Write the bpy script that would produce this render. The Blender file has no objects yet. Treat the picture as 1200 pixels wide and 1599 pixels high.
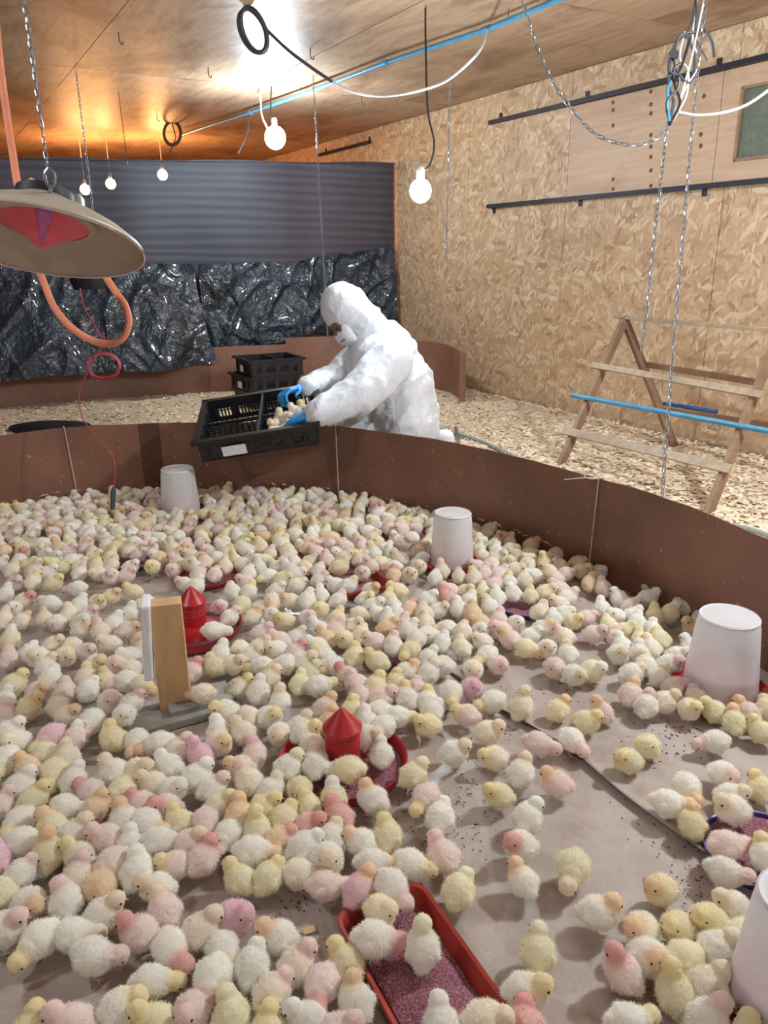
import bpy, bmesh, math, random
import numpy as np
from mathutils import Vector, Matrix, noise
random.seed(7); rng = np.random.RandomState(7)
S = bpy.context.scene; COL = S.collection

# ---------------- camera, world, exposure ----------------
H = 1.18; TH = math.radians(18.5); RO = 0.011; FP = 1200.0
CF = Vector((0, math.cos(TH), -math.sin(TH))); U0 = Vector((0, math.sin(TH), math.cos(TH))); R0 = Vector((1, 0, 0))
CR = R0*math.cos(RO) - U0*math.sin(RO); CU = U0*math.cos(RO) + R0*math.sin(RO)
CAM = Vector((0, 0, H))
cd = bpy.data.cameras.new('camera'); cd.sensor_fit = 'HORIZONTAL'; cd.sensor_width = 36; cd.lens = 36*FP/1200; cd.clip_end = 100; cd.clip_start = .02
cam = bpy.data.objects.new('camera', cd); COL.objects.link(cam)
cam.matrix_world = Matrix(((CR.x, CU.x, -CF.x, 0), (CR.y, CU.y, -CF.y, 0), (CR.z, CU.z, -CF.z, H), (0, 0, 0, 1)))
S.camera = cam
S.view_settings.view_transform = 'Standard'; S.view_settings.look = 'None'; S.view_settings.gamma = 1
S.view_settings.use_curve_mapping = False; S.view_settings.exposure = 0.55
w = bpy.data.worlds.new('world'); S.world = w; w.use_nodes = True
w.node_tree.nodes['Background'].inputs[0].default_value = (.6, .75, 1, 1); w.node_tree.nodes['Background'].inputs[1].default_value = .02
LED = (0.80, 0.92, 1.0); WARM = (1.0, 0.46, 0.16)
BULB_POWER = 1.0

def ray(x, y): return CF + CR*((x-600)/FP) + CU*((799.5-y)/FP)
def onz(x, y, z=0.0):
    d = ray(x, y); t = (z-H)/d.z; return CAM + d*t
def P(x, y, D): return CAM + ray(x, y)*D          # pixel and depth -> point
def onplane(x, y, p, n):
    d = ray(x, y); t = (Vector(p)-CAM).dot(n)/d.dot(n); return CAM + d*t
K = H/1.35

# ---------------- materials ----------------
def lin(c):
    return tuple(((v/255)/12.92 if v/255 <= .04045 else ((v/255+.055)/1.055)**2.4) for v in c)
def rgba(c): return (*lin(c), 1)
class NT:
    def __init__(s, name):
        s.m = bpy.data.materials.new(name); s.m.use_nodes = True; s.t = s.m.node_tree; s.n = s.t.nodes; s.l = s.t.links
        s.b = s.n['Principled BSDF']; s.out = s.n['Material Output']
    def N(s, t, **k):
        n = s.n.new(t)
        for a, v in k.items(): setattr(n, a, v)
        return n
    def L(s, a, b): s.l.new(a, b)
    def coord(s, scale=(1, 1, 1), rot=(0, 0, 0), kind='Object'):
        tc = s.N('ShaderNodeTexCoord'); mp = s.N('ShaderNodeMapping'); mp.inputs['Scale'].default_value = scale; mp.inputs['Rotation'].default_value = rot
        s.L(tc.outputs[kind], mp.inputs[0]); return mp.outputs[0]
    def noise(s, v, sc=5, det=4, rough=.6, dist=0):
        n = s.N('ShaderNodeTexNoise'); n.inputs['Scale'].default_value = sc; n.inputs['Detail'].default_value = det
        n.inputs['Roughness'].default_value = rough; n.inputs['Distortion'].default_value = dist
        if v is not None: s.L(v, n.inputs['Vector'])
        return n
    def ramp(s, f, stops):
        r = s.N('ShaderNodeValToRGB'); e = r.color_ramp.elements
        while len(e) < len(stops): e.new(.5)
        for q, (p, c) in zip(e, stops): q.position = p; q.color = c if len(c) == 4 else (*c, 1)
        s.L(f, r.inputs[0]); return r.outputs[0]
    def mix(s, f, a, b, mode='MIX'):
        m = s.N('ShaderNodeMix', data_type='RGBA', blend_type=mode)
        for i, v in ((0, f), (6, a), (7, b)):
            if hasattr(v, 'links'): s.L(v, m.inputs[i])
            else: m.inputs[i].default_value = v
        return m.outputs[2]
    def bump(s, h, st=.3, d=.01):
        b = s.N('ShaderNodeBump'); b.inputs['Strength'].default_value = st; b.inputs['Distance'].default_value = d
        s.L(h, b.inputs['Height']); s.L(b.outputs[0], s.b.inputs['Normal']); return b
    def base(s, v, rough=.6, metal=0):
        if hasattr(v, 'links'): s.L(v, s.b.inputs['Base Color'])
        else: s.b.inputs['Base Color'].default_value = v
        s.b.inputs['Roughness'].default_value = rough; s.b.inputs['Metallic'].default_value = metal; return s.m

def simple(name, c, rough=.6, metal=0, var=.12, sc=12, bump=0, grain=(1, 1, 1)):
    t = NT(name); v = t.coord(grain); n = t.noise(v, sc)
    a = rgba(c); d = tuple(x*(1-var*2) for x in a[:3])+(1,); l = tuple(min(1, x*(1+var)) for x in a[:3])+(1,)
    col = t.ramp(n.outputs['Fac'], [(.3, d), (.7, l)])
    if bump: t.bump(n.outputs['Fac'], bump, .01)
    return t.base(col, rough, metal)

def osb_mat():
    t = NT('osb'); 
    col = None
    tc = t.N('ShaderNodeTexCoord')
    wn = t.noise(tc.outputs['Object'], 6, 2); 
    warp = t.N('ShaderNodeMixRGB') if False else None
    base = t.ramp(t.noise(tc.outputs['Object'], 9, 4).outputs['Fac'], [(.3, rgba((176, 144, 110))), (.7, rgba((198, 170, 138)))])
    col = base; hgt = None
    for k, ang in enumerate((15, 60, 100, 140, 80, 175, 40)):
        mp = t.N('ShaderNodeMapping'); mp.inputs['Rotation'].default_value = (0, math.radians(ang), 0); mp.inputs['Location'].default_value = (k*3.1, 0, k*1.7)
        mp.inputs['Scale'].default_value = (1, 1, 1); t.L(tc.outputs['Object'], mp.inputs[0])
        mp2 = t.N('ShaderNodeMapping'); f_ = (1.0, .62, 1.3, .8, 1.6, .7, 1.15)[k]; mp2.inputs['Scale'].default_value = (11*f_, 5*f_, 40*f_); t.L(mp.outputs[0], mp2.inputs[0])
        vo = t.N('ShaderNodeTexVoronoi', voronoi_dimensions='3D'); vo.inputs['Scale'].default_value = 1; vo.inputs['Randomness'].default_value = 1
        t.L(mp2.outputs[0], vo.inputs['Vector'])
        sep = t.N('ShaderNodeSeparateColor'); t.L(vo.outputs['Color'], sep.inputs[0])
        gt = t.N('ShaderNodeMath', operation='GREATER_THAN'); t.L(sep.outputs[0], gt.inputs[0]); gt.inputs[1].default_value = .66
        lt = t.N('ShaderNodeMath', operation='LESS_THAN'); t.L(vo.outputs['Distance'], lt.inputs[0]); lt.inputs[1].default_value = .48
        mu = t.N('ShaderNodeMath', operation='MULTIPLY'); t.L(gt.outputs[0], mu.inputs[0]); t.L(lt.outputs[0], mu.inputs[1])
        cc = t.ramp(sep.outputs[1], [(0, rgba((158, 124, 92))), (.2, rgba((184, 154, 122))), (.8, rgba((202, 174, 142))), (1, rgba((218, 196, 166)))])
        col = t.mix(mu.outputs[0], col, cc)
        hm = t.N('ShaderNodeMath', operation='MULTIPLY'); t.L(mu.outputs[0], hm.inputs[0]); t.L(sep.outputs[2], hm.inputs[1])
        if hgt is None: hgt = hm.outputs[0]
        else:
            ad = t.N('ShaderNodeMath', operation='ADD'); t.L(hgt, ad.inputs[0]); t.L(hm.outputs[0], ad.inputs[1]); hgt = ad.outputs[0]
    big = t.noise(tc.outputs['Object'], 1.3, 3)
    col = t.mix(t.ramp(big.outputs['Fac'], [(.35, (.25, .25, .25, 1)), (.7, (0, 0, 0, 1))]), col, rgba((150, 110, 72)))
    t.bump(hgt, .25, .004)
    return t.base(col, .55)

def ply_mat(name, a, b, stain, stainamt=.6, sc=(1, 14, 14), pos=(.45, .62)):
    t = NT(name); v = t.coord(sc); g = t.noise(v, 2.2, 6, .65, .6)
    col = t.ramp(g.outputs['Fac'], [(.3, rgba(a)), (.7, rgba(b))])
    s = t.noise(t.coord((1, 1.6, 1)), 1.1, 5, .65, .8)
    f = t.ramp(s.outputs['Fac'], [(pos[0], (0, 0, 0, 1)), (pos[1], (stainamt,)*3+(1,))])
    col = t.mix(f, col, rgba(stain)); t.bump(g.outputs['Fac'], .15, .003)
    return t.base(col, .5)

M = {}
M['osb'] = osb_mat()
M['ply'] = ply_mat('plywood', (180, 146, 118), (198, 168, 140), (156, 118, 92), .5)
M['ceil'] = ply_mat('ceiling_plywood', (160, 128, 100), (190, 166, 140), (116, 80, 56), .75, (1.5, 10, 10), (.46, .66))
M['dark'] = simple('dark_backing', (60, 44, 34), .9)
M['concrete'] = simple('concrete', (120, 110, 98), .9, var=.1)
def hardboard():
    t = NT('hardboard'); v = t.coord(); n = t.noise(v, 90, 3); b = t.noise(v, 2.2, 4)
    col = t.ramp(b.outputs['Fac'], [(.3, rgba((112, 76, 62))), (.7, rgba((140, 100, 82)))])
    sp = t.noise(v, 60, 1, .3); f = t.ramp(sp.outputs['Fac'], [(.74, (0, 0, 0, 1)), (.76, (.5, .5, .5, 1))])
    col = t.mix(f, col, rgba((200, 170, 140))); t.bump(n.outputs['Fac'], .1, .002)
    return t.base(col, .42)
M['hardboard'] = hardboard()
def paper():
    t = NT('kraft_paper'); v = t.coord(); b = t.noise(v, 1.6, 5, .6); f = t.noise(v, 160, 3)
    col = t.ramp(b.outputs['Fac'], [(.3, rgba((162, 150, 144))), (.7, rgba((186, 175, 168)))])
    d = t.noise(v, 5, 5, .7, .5); col = t.mix(t.ramp(d.outputs['Fac'], [(.5, (0, 0, 0, 1)), (.68, (.55, .55, .55, 1))]), col, rgba((150, 124, 112)))
    col = t.mix(t.ramp(f.outputs['Fac'], [(.4, (0, 0, 0, 1)), (.75, (.18, .18, .18, 1))]), col, rgba((120, 96, 84)))
    t.base(col, .4); r = t.noise(v, 3.0, 4, .6)
    t.L(t.ramp(r.outputs['Fac'], [(.42, (.24, .24, .24, 1)), (.62, (.55, .55, .55, 1))]), t.b.inputs['Roughness'])
    h = t.noise(v, 7, 4, .5, .3); t.bump(h.outputs['Fac'], .25, .02)
    return t.m
M['paper'] = paper()
def shavings(name, a, b):
    t = NT(name); v = t.coord(); vo = t.N('ShaderNodeTexVoronoi'); vo.inputs['Scale'].default_value = 70; t.L(v, vo.inputs[0])
    sep = t.N('ShaderNodeSeparateColor'); t.L(vo.outputs['Color'], sep.inputs[0])
    col = t.ramp(sep.outputs[0], [(0, rgba(a)), (1, rgba(b))])
    big = t.noise(v, 2.5, 4); col = t.mix(t.ramp(big.outputs['Fac'], [(.4, (.3, .3, .3, 1)), (.65, (0, 0, 0, 1))]), col, rgba((176, 144, 108)))
    t.bump(vo.outputs['Distance'], .8, .01)
    return t.base(col, .85)
M['litter'] = shavings('wood_shaving_bed', (208, 184, 154), (238, 220, 196))
def chipm():
    t = NT('shaving'); oi = t.N('ShaderNodeAttribute'); oi.attribute_name = 'tint'
    return t.base(oi.outputs['Color'], .7)
M['chip'] = chipm()
M['net'] = None
def net():
    t = NT('shade_cloth'); v = t.coord((1, 1, 1)); wv = t.N('ShaderNodeTexWave', wave_type='BANDS', bands_direction='Z'); wv.inputs['Scale'].default_value = 3.2; wv.inputs['Distortion'].default_value = 6; wv.inputs['Detail'].default_value = 3
    wv.inputs['Detail Scale'].default_value = .6
    mp = t.N('ShaderNodeMapping'); mp.inputs['Scale'].default_value = (.22, .22, 1.4); t.L(v, mp.inputs[0]); t.L(mp.outputs[0], wv.inputs[0])
    col = t.ramp(wv.outputs['Fac'], [(0, rgba((44, 48, 60))), (1, rgba((60, 64, 76)))])
    t.base(col, .6); t.bump(wv.outputs['Fac'], .2, .01)
    tr = t.N('ShaderNodeBsdfTransparent'); mx = t.N('ShaderNodeMixShader'); mx.inputs[0].default_value = .06
    t.L(t.b.outputs[0], mx.inputs[1]); t.L(tr.outputs[0], mx.inputs[2]); t.L(mx.outputs[0], t.out.inputs[0]); return t.m
M['net'] = net()
def plastic_sheet():
    t = NT('black_polythene'); v = t.coord(); n = t.noise(v, 4.5, 4, .6, 2.2); n2 = t.noise(v, 14, 3, .5, 1.5)
    ad = t.N('ShaderNodeMath', operation='ADD'); t.L(n.outputs['Fac'], ad.inputs[0]); t.L(n2.outputs['Fac'], ad.inputs[1]); t.bump(ad.outputs[0], .8, .03)
    c = t.ramp(t.noise(v, 3, 4).outputs['Fac'], [(.3, rgba((20, 28, 36))), (.75, rgba((46, 60, 74)))])
    t.base(c, .2); t.b.inputs['Coat Weight'].default_value = .5; return t.m
M['poly'] = plastic_sheet()
M['steel'] = simple('galvanised_steel', (158, 164, 174), .35, .8, .1)
M['iron'] = simple('black_iron', (38, 36, 44), .5, .3, .2)
M['rust'] = simple('rusty_iron', (92, 66, 56), .7, .3, .2)
M['cable'] = simple('grey_cable', (72, 70, 76), .5)
M['cablew'] = simple('white_cable', (206, 204, 200), .5)
M['cableb'] = simple('black_cable', (30, 30, 34), .5)
M['bluepipe'] = simple('blue_pvc', (78, 150, 190), .35, 0, .1)
M['bluedark'] = simple('dark_blue_pvc', (46, 96, 170), .35, 0, .1)
M['wood'] = ply_mat('grey_wood', (150, 128, 104), (182, 162, 136), (120, 98, 78), .5, (2, 12, 12))
M['wood2'] = ply_mat('brown_wood', (120, 92, 72), (156, 124, 98), (92, 70, 54), .5, (2, 12, 12))
M['pine'] = ply_mat('pine', (190, 152, 106), (212, 180, 136), (172, 134, 92), .3, (12, 12, 1.5))
M['wet'] = ply_mat('weathered_wood', (136, 136, 128), (168, 168, 160), (112, 98, 86), .6, (2, 14, 14))
M['red'] = simple('red_plastic', (176, 34, 40), .35, 0, .08)
M['red2'] = simple('brick_red_plastic', (158, 52, 42), .4, 0, .1)
M['redbase'] = simple('bright_red_plastic', (196, 16, 30), .3, 0, .06)
M['blueb'] = simple('blue_plastic', (40, 50, 140), .35, 0, .1)
def feed():
    t = NT('feed'); v = t.coord(); n = t.noise(v, 260, 3, .7); n2 = t.noise(v, 12, 3)
    col = t.ramp(n.outputs['Fac'], [(.3, rgba((92, 42, 58))), (.5, rgba((150, 88, 104))), (.72, rgba((206, 160, 166)))])
    t.bump(n.outputs['Fac'], .9, .006); return t.base(col, .8)
M['feed'] = feed()
def white_plastic():
    t = NT('milky_plastic'); v = t.coord(); n = t.noise(v, 30, 3); col = t.ramp(n.outputs['Fac'], [(.3, rgba((232, 234, 236))), (.7, rgba((246, 247, 248)))])
    t.base(col, .28); tl = t.N('ShaderNodeBsdfTranslucent'); tl.inputs[0].default_value = rgba((244, 246, 248)); mx = t.N('ShaderNodeMixShader'); mx.inputs[0].default_value = .38
    t.L(t.b.outputs[0], mx.inputs[1]); t.L(tl.outputs[0], mx.inputs[2])
    tr = t.N('ShaderNodeBsdfTransparent'); m2 = t.N('ShaderNodeMixShader'); m2.inputs[0].default_value = .14
    t.L(mx.outputs[0], m2.inputs[1]); t.L(tr.outputs[0], m2.inputs[2]); t.L(m2.outputs[0], t.out.inputs[0]); return t.m
M['milky'] = white_plastic()
M['pinkwater'] = simple('pink_water', (222, 150, 170), .2, 0, .03)
M['crate'] = simple('black_crate_plastic', (26, 28, 34), .38, 0, .1)
M['white'] = simple('white_label', (226, 226, 232), .6, 0, .05, 40)
def suit():
    t = NT('white_coverall'); v = t.coord(); n = t.noise(v, 14, 5, .6, 1.2); f = t.noise(v, 5, 3, .5, .6)
    ad = t.N('ShaderNodeMath', operation='ADD'); t.L(n.outputs['Fac'], ad.inputs[0]); t.L(f.outputs['Fac'], ad.inputs[1]); t.bump(ad.outputs[0], .4, .03)
    t.base(rgba((216, 220, 228)), .6); return t.m
M['suit'] = suit()
M['mask'] = simple('mask_fabric', (232, 232, 236), .8, 0, .03)
M['skin'] = simple('skin', (128, 84, 70), .55, 0, .06)
M['glove'] = simple('blue_nitrile', (40, 140, 212), .35, 0, .08)
M['boot'] = simple('white_rubber', (228, 232, 236), .35, 0, .05)
M['enamel'] = simple('beige_enamel', (182, 172, 158), .42, .1, .05, 6)
M['chrome'] = simple('bright_edge', (225, 225, 225), .2, .9, .02)
def ceramic():
    t = NT('pink_ceramic'); v = t.coord(); n = t.noise(v, 20, 2); return t.base(t.ramp(n.outputs['Fac'], [(.3, rgba((236, 92, 112))), (.7, rgba((242, 108, 124)))]), .5)
M['ceramic'] = ceramic()
M['holes'] = simple('pale_magenta', (206, 120, 200), .5)
M['hose'] = simple('orange_gas_hose', (222, 138, 108), .4, 0, .08)
M['redcord'] = simple('red_cord', (170, 52, 66), .5)
M['string'] = simple('string', (196, 176, 158), .8)
M['sensor'] = simple('dark_green_plastic', (36, 62, 58), .5)
M['pane'] = simple('green_netting', (104, 108, 96), .8, 0, .12, 30)
M['crumb'] = simple('crumb', (92, 52, 60), .8)
M['eye'] = simple('eye', (22, 16, 16), .2)
M['beak'] = simple('beak', (214, 160, 130), .5)
M['leg'] = simple('chick_leg', (206, 158, 140), .6)
def emis(name, c, s):
    t = NT(name); e = t.N('ShaderNodeEmission'); e.inputs[0].default_value = (*c, 1); e.inputs[1].default_value = s; t.L(e.outputs[0], t.out.inputs[0]); return t.m
M['led'] = emis('led_glow', LED, 300*BULB_POWER)
M['led2'] = emis('led_glow_overhead', LED, 1450*BULB_POWER)
M['led_fill'] = emis('led_glow_fill', LED, 400*BULB_POWER)  # glow of the two added out-of-frame fill bulbs
M['warm'] = emis('warm_glow', WARM, 230*BULB_POWER)
M['led_far'] = emis('led_glow_far', LED, 230*BULB_POWER)
def fluff(name, objattr):
    t = NT(name)
    if objattr:
        a = t.N('ShaderNodeAttribute', attribute_type='OBJECT'); a.attribute_name = 'body_tint'
        h = t.N('ShaderNodeAttribute', attribute_type='OBJECT'); h.attribute_name = 'head_tint'
        k = t.N('ShaderNodeAttribute'); k.attribute_name = 'hd'
        col = t.mix(k.outputs['Fac'], a.outputs['Color'], h.outputs['Color'])
    else:
        k = t.N('ShaderNodeAttribute'); k.attribute_name = 'tint'; col = k.outputs['Color']
    v = t.coord(); n = t.noise(v, 38, 3)
    col = t.mix(t.ramp(n.outputs['Fac'], [(.35, (.2, .2, .2, 1)), (.6, (0, 0, 0, 1))]), col, rgba((246, 234, 212)), 'MULTIPLY')
    t.base(col, .9); t.b.inputs['Specular IOR Level'].default_value = .1
    tl = t.N('ShaderNodeBsdfTranslucent'); t.L(col, tl.inputs[0]); mx = t.N('ShaderNodeMixShader'); mx.inputs[0].default_value = .3
    t.L(t.b.outputs[0], mx.inputs[1]); t.L(tl.outputs[0], mx.inputs[2]); t.L(mx.outputs[0], t.out.inputs[0]); return t.m
M['fluff'] = fluff('chick_down', True); M['fluff_far'] = fluff('chick_down_far', False)

# ---------------- helpers ----------------
def empty(name, loc, label, cat, group=None, rotz=0, mw=None):
    o = bpy.data.objects.new(name, None); COL.objects.link(o); o.empty_display_size = .05
    if mw is not None: o.matrix_world = mw
    else: o.location = loc; o.rotation_euler = (0, 0, rotz)
    tag(o, label, cat, group); return o
def tag(o, label=None, cat=None, group=None, kind=None):
    if label: o['label'] = label
    if cat: o['category'] = cat
    if group: o['group'] = group
    if kind: o['kind'] = kind
    return o
class MB:
    def __init__(s): s.v = []; s.f = []
    def add(s, vs, fs):
        n = len(s.v); s.v += [tuple(v) for v in vs]; s.f += [tuple(i+n for i in f) for f in fs]; return s
    def box(s, c, d, m=None):
        c = Vector(c); x, y, z = d[0]/2, d[1]/2, d[2]/2
        vs = [Vector((a*x, b*y, e*z)) for a in (-1, 1) for b in (-1, 1) for e in (-1, 1)]
        if m is not None: vs = [m @ v for v in vs]
        return s.add([c+v for v in vs], [(0, 1, 3, 2), (4, 6, 7, 5), (0, 4, 5, 1), (2, 3, 7, 6), (0, 2, 6, 4), (1, 5, 7, 3)])
    def beam(s, a, b, wd, th, up=(0, 0, 1)):
        a = Vector(a); b = Vector(b); x = (b-a); L = x.length; x.normalize(); y = Vector(up).cross(x).normalized(); z = x.cross(y)
        return s.box((a+b)/2, (L, wd, th), Matrix((x, y, z)).transposed())
    def tube(s, pts, r, n=8, cap=True, rs=None):
        pts = [Vector(p) for p in pts]; prev = None; rings = []
        for i, p in enumerate(pts):
            t = (pts[min(i+1, len(pts)-1)]-pts[max(i-1, 0)]).normalized()
            if prev is None: a = t.orthogonal().normalized()
            else: a = (prev - t*prev.dot(t)).normalized()
            prev = a; b = t.cross(a); rr = rs[i] if rs else r
            rings.append([p+(a*math.cos(2*math.pi*k/n)+b*math.sin(2*math.pi*k/n))*rr for k in range(n)])
        vs = [v for q in rings for v in q]; fs = []
        for i in range(len(pts)-1):
            for k in range(n): fs.append((i*n+k, i*n+(k+1) % n, (i+1)*n+(k+1) % n, (i+1)*n+k))
        if cap: fs += [tuple(range(n))[::-1], tuple((len(pts)-1)*n+k for k in range(n))]
        return s.add(vs, fs)
    def lathe(s, prof, n=32, c=(0, 0, 0), m=None, sx=1):
        vs = []; fs = []
        for r, z in prof:
            for k in range(n):
                v = Vector((r*math.cos(2*math.pi*k/n)*sx, r*math.sin(2*math.pi*k/n), z)); v = (m @ v) if m is not None else v
                vs.append(Vector(c)+v)
        for i in range(len(prof)-1):
            for k in range(n): fs.append((i*n+k, i*n+(k+1) % n, (i+1)*n+(k+1) % n, (i+1)*n+k))
        return s.add(vs, fs)
    def sphere(s, c, r, n=12, m=8, mat=None):
        r = (r, r, r) if not hasattr(r, '__len__') else r; vs = []; fs = []
        for i in range(m+1):
            th = math.pi*i/m
            for k in range(n):
                ph = 2*math.pi*k/n; v = Vector((r[0]*math.sin(th)*math.cos(ph), r[1]*math.sin(th)*math.sin(ph), r[2]*math.cos(th)))
                vs.append(Vector(c)+(mat @ v if mat is not None else v))
        for i in range(m):
            for k in range(n): fs.append((i*n+k, (i+1)*n+k, (i+1)*n+(k+1) % n, i*n+(k+1) % n))
        return s.add(vs, fs)
    def grid(s, fn, nu, nv):
        vs = [fn(i/nu, j/nv) for j in range(nv+1) for i in range(nu+1)]
        fs = [(j*(nu+1)+i, j*(nu+1)+i+1, (j+1)*(nu+1)+i+1, (j+1)*(nu+1)+i) for j in range(nv) for i in range(nu)]
        return s.add(vs, fs)
    def mesh(s, name, smooth=True):
        me = bpy.data.meshes.new(name); me.from_pydata([tuple(v) for v in s.v], [], s.f); me.validate(); 
        bm = bmesh.new(); bm.from_mesh(me); bmesh.ops.remove_doubles(bm, verts=bm.verts, dist=1e-5); bmesh.ops.recalc_face_normals(bm, faces=bm.faces); bm.to_mesh(me); bm.free()
        me.shade_smooth() if smooth else me.shade_flat()
        if smooth: me.set_sharp_from_angle(angle=math.radians(42))
        return me
    def build(s, name, mat, parent=None, smooth=False, bevel=0, solid=0, world=True):
        me = s.mesh(name, smooth); me.materials.append(mat); return link(name, me, parent, bevel, solid, world)
def link(name, me, parent=None, bevel=0, solid=0, world=True):
    o = bpy.data.objects.new(name, me); COL.objects.link(o)
    if parent:
        o.parent = parent
        if world: o.matrix_parent_inverse = parent.matrix_basis.inverted()
    if solid:
        q = o.modifiers.new('thickness', 'SOLIDIFY'); q.thickness = solid; q.offset = 0
    if bevel:
        q = o.modifiers.new('bevel', 'BEVEL'); q.width = bevel; q.segments = 2; q.limit_method = 'ANGLE'
    if smooth_needed(me): pass
    return o
def smooth_needed(me): return False
def catmull(pts, n=8, closed=False):
    pts = [Vector(p) for p in pts]; out = []; N = len(pts); R = range(N if closed else N-1)
    for i in R:
        g = (lambda k: pts[k % N]) if closed else (lambda k: pts[min(max(k, 0), N-1)])
        p0, p1, p2, p3 = g(i-1), g(i), g(i+1), g(i+2)
        for j in range(n):
            t = j/n; out.append(.5*((2*p1)+(-p0+p2)*t+(2*p0-5*p1+4*p2-p3)*t*t+(-p0+3*p1-3*p2+p3)*t**3))
    if not closed: out.append(pts[-1])
    return out
def nz(x, y=0, z=0): return noise.noise(Vector((x, y, z)))
def smooth(a, b, x):
    t = min(1, max(0, (x-a)/(b-a))); return t*t*(3-2*t)

# ---------------- room shell ----------------
LZ = .08*K                                     # litter level
WA = onz(767, 614, LZ); WB = onz(1200, 714, LZ)
WD = Vector((WB.x-WA.x, WB.y-WA.y, 0)).normalized(); WN = Vector((WD.y, -WD.x, 0))   # WN points out of the room (right)
if WN.x < 0: WN = -WN
ZC = 2.66*K
WA0 = Vector((WA.x, WA.y, 0))
def W(s, z, off=0): return WA0 + WD*(s*K) + WN*off + Vector((0, 0, z))      # point on the right wall (s in long units)
WM = Matrix.Identity(4)
for i, v in enumerate((WD, -WN, Vector((0, 0, 1)))):
    for j in range(3): WM[j][i] = v[j]
def wall_obj(name, boxes, mat, parent=None, label=None, bevel=0):
    """boxes: (s0,s1,z0,z1,off0,off1), metres along the wall frame"""
    mb = MB()
    for s0, s1, z0, z1, o0, o1 in boxes: mb.box(((s0+s1)/2*K, -(o0+o1)/2, (z0+z1)/2), ((s1-s0)*K, o1-o0, z1-z0))
    me = mb.mesh(name, False); me.materials.append(mat); o = bpy.data.objects.new(name, me); COL.objects.link(o)
    m = WM.copy(); m.translation = WA0
    if parent: o.parent = parent; o.matrix_parent_inverse = Matrix.Identity(4)
    o.matrix_world = m if not parent else m
    if parent: o.matrix_basis = m
    if bevel:
        q = o.modifiers.new('bevel', 'BEVEL'); q.width = bevel; q.segments = 1
    return o
def struct(o): o['kind'] = 'structure'; return o
SF, SN = -9.0, 11.0                              # far and near ends along the wall
DW = 9.0                                         # room width (long units)
floor = MB().box((0, 0, 0), (1, 1, 1))
def slab(name, z0, z1, mat):
    a = [W(SF, 0), W(SN, 0), W(SN, 0, -DW*K), W(SF, 0, -DW*K)]
    mb = MB().add([Vector((p.x, p.y, z0)) for p in a]+[Vector((p.x, p.y, z1)) for p in a], [(0, 1, 2, 3), (4, 5, 6, 7), (0, 1, 5, 4), (1, 2, 6, 5), (2, 3, 7, 6), (3, 0, 4, 7)])
    return mb.build(name, mat)
struct(slab('floor', -.05, 0, M['concrete']))
ceil = struct(slab('ceiling', ZC+.012, ZC+.05, M['dark']))
wr = struct(wall_obj('wall_right', [(SF, SN, 0, ZC+.012, .013, .06)], M['dark']))
for nm, a, b in (('wall_left', W(SF, 0, -DW*K), W(SN, 0, -DW*K)), ('wall_back', W(SF, 0), W(SF, 0, -DW*K)), ('wall_front', W(SN, 0), W(SN, 0, -DW*K))):
    mb = MB().beam(a+Vector((0, 0, ZC/2)), b+Vector((0, 0, ZC/2)), .03, ZC+.02); struct(mb.build(nm, M['ply']))
def child_static(o, parent): o.parent = parent; o.matrix_parent_inverse = parent.matrix_basis.inverted(); return o
G = .0025
zl, zu = 1.53, 2.115
def panel(s0, s1, z0, z1, mat, hole=None):
    if hole:
        h0, h1, g0, g1 = hole; bx = [(s0+G, h0, z0+G, z1-G, 0, .012), (h1, s1-G, z0+G, z1-G, 0, .012), (h0, h1, z0+G, g0, 0, .012), (h0, h1, g1, z1-G, 0, .012)]
    else: bx = [(s0+G, s1-G, z0+G, z1-G, 0, .012)]
    o = wall_obj('panel', bx, mat); child_static(o, wr); return o
seams = [-.44-1.4*k for k in range(6, -1, -1)]
for a, b in zip([SF]+seams, seams): 
    if b-a > .1: panel(a, b, 0, ZC, M['osb'])
panel(-.44, .88, 0, ZC, M['osb'])
seams2 = [.88, 2.34, 3.75, 5.15, 6.55, 7.95, 9.35, SN]
for i, (a, b) in enumerate(zip(seams2, seams2[1:])):
    panel(a, b, 0, zl, M['osb']); panel(a, b, zu, ZC, M['osb'])
    if i == 0: panel(a, 2.24, zl, zu, M['ply']); 
    elif i == 1: panel(2.24, b, zl, zu, M['ply'], hole=(2.40, 2.95, 1.66, 2.0))
    else: panel(a, b, zl, zu, M['ply'])
win = struct(wall_obj('window_1', [(2.36, 2.99, 1.62, 2.04, .0125, .0128)], M['pane']))
fr = wall_obj('window_frame', [(2.385, 2.40, 1.645, 2.015, -.006, .012), (2.95, 2.965, 1.645, 2.015, -.006, .012), (2.385, 2.965, 1.645, 1.66, -.006, .012), (2.385, 2.965, 2.0, 2.015, -.006, .012)], M['wood2']); child_static(fr, win)
# screw heads / knots plugged in the plywood patch
kn = MB()
for c0, lst in ((1005, [200, 268, 282, 345, 360]), ):
    pass
for x, ys in ((1017, [143, 163, 177, 211, 229, 245, 266, 290]), (958, [160, 172, 196, 280, 295]), (1095, [210, 228]), (1100, [150])):
    for y in ys:
        q = onplane(x, y, WA0, WN); mt = Matrix((WD, Vector((0, 0, 1)), -WN)).transposed()
        kn.lathe([(0, .001), (.011, .001), (.013, -.001)], 10, q-WN*.0015, mt)
ko = kn.build('knot', simple('knot_brown', (112, 66, 46), .7)); child_static(ko, wr); ko['kind'] = 'stuff'
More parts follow.
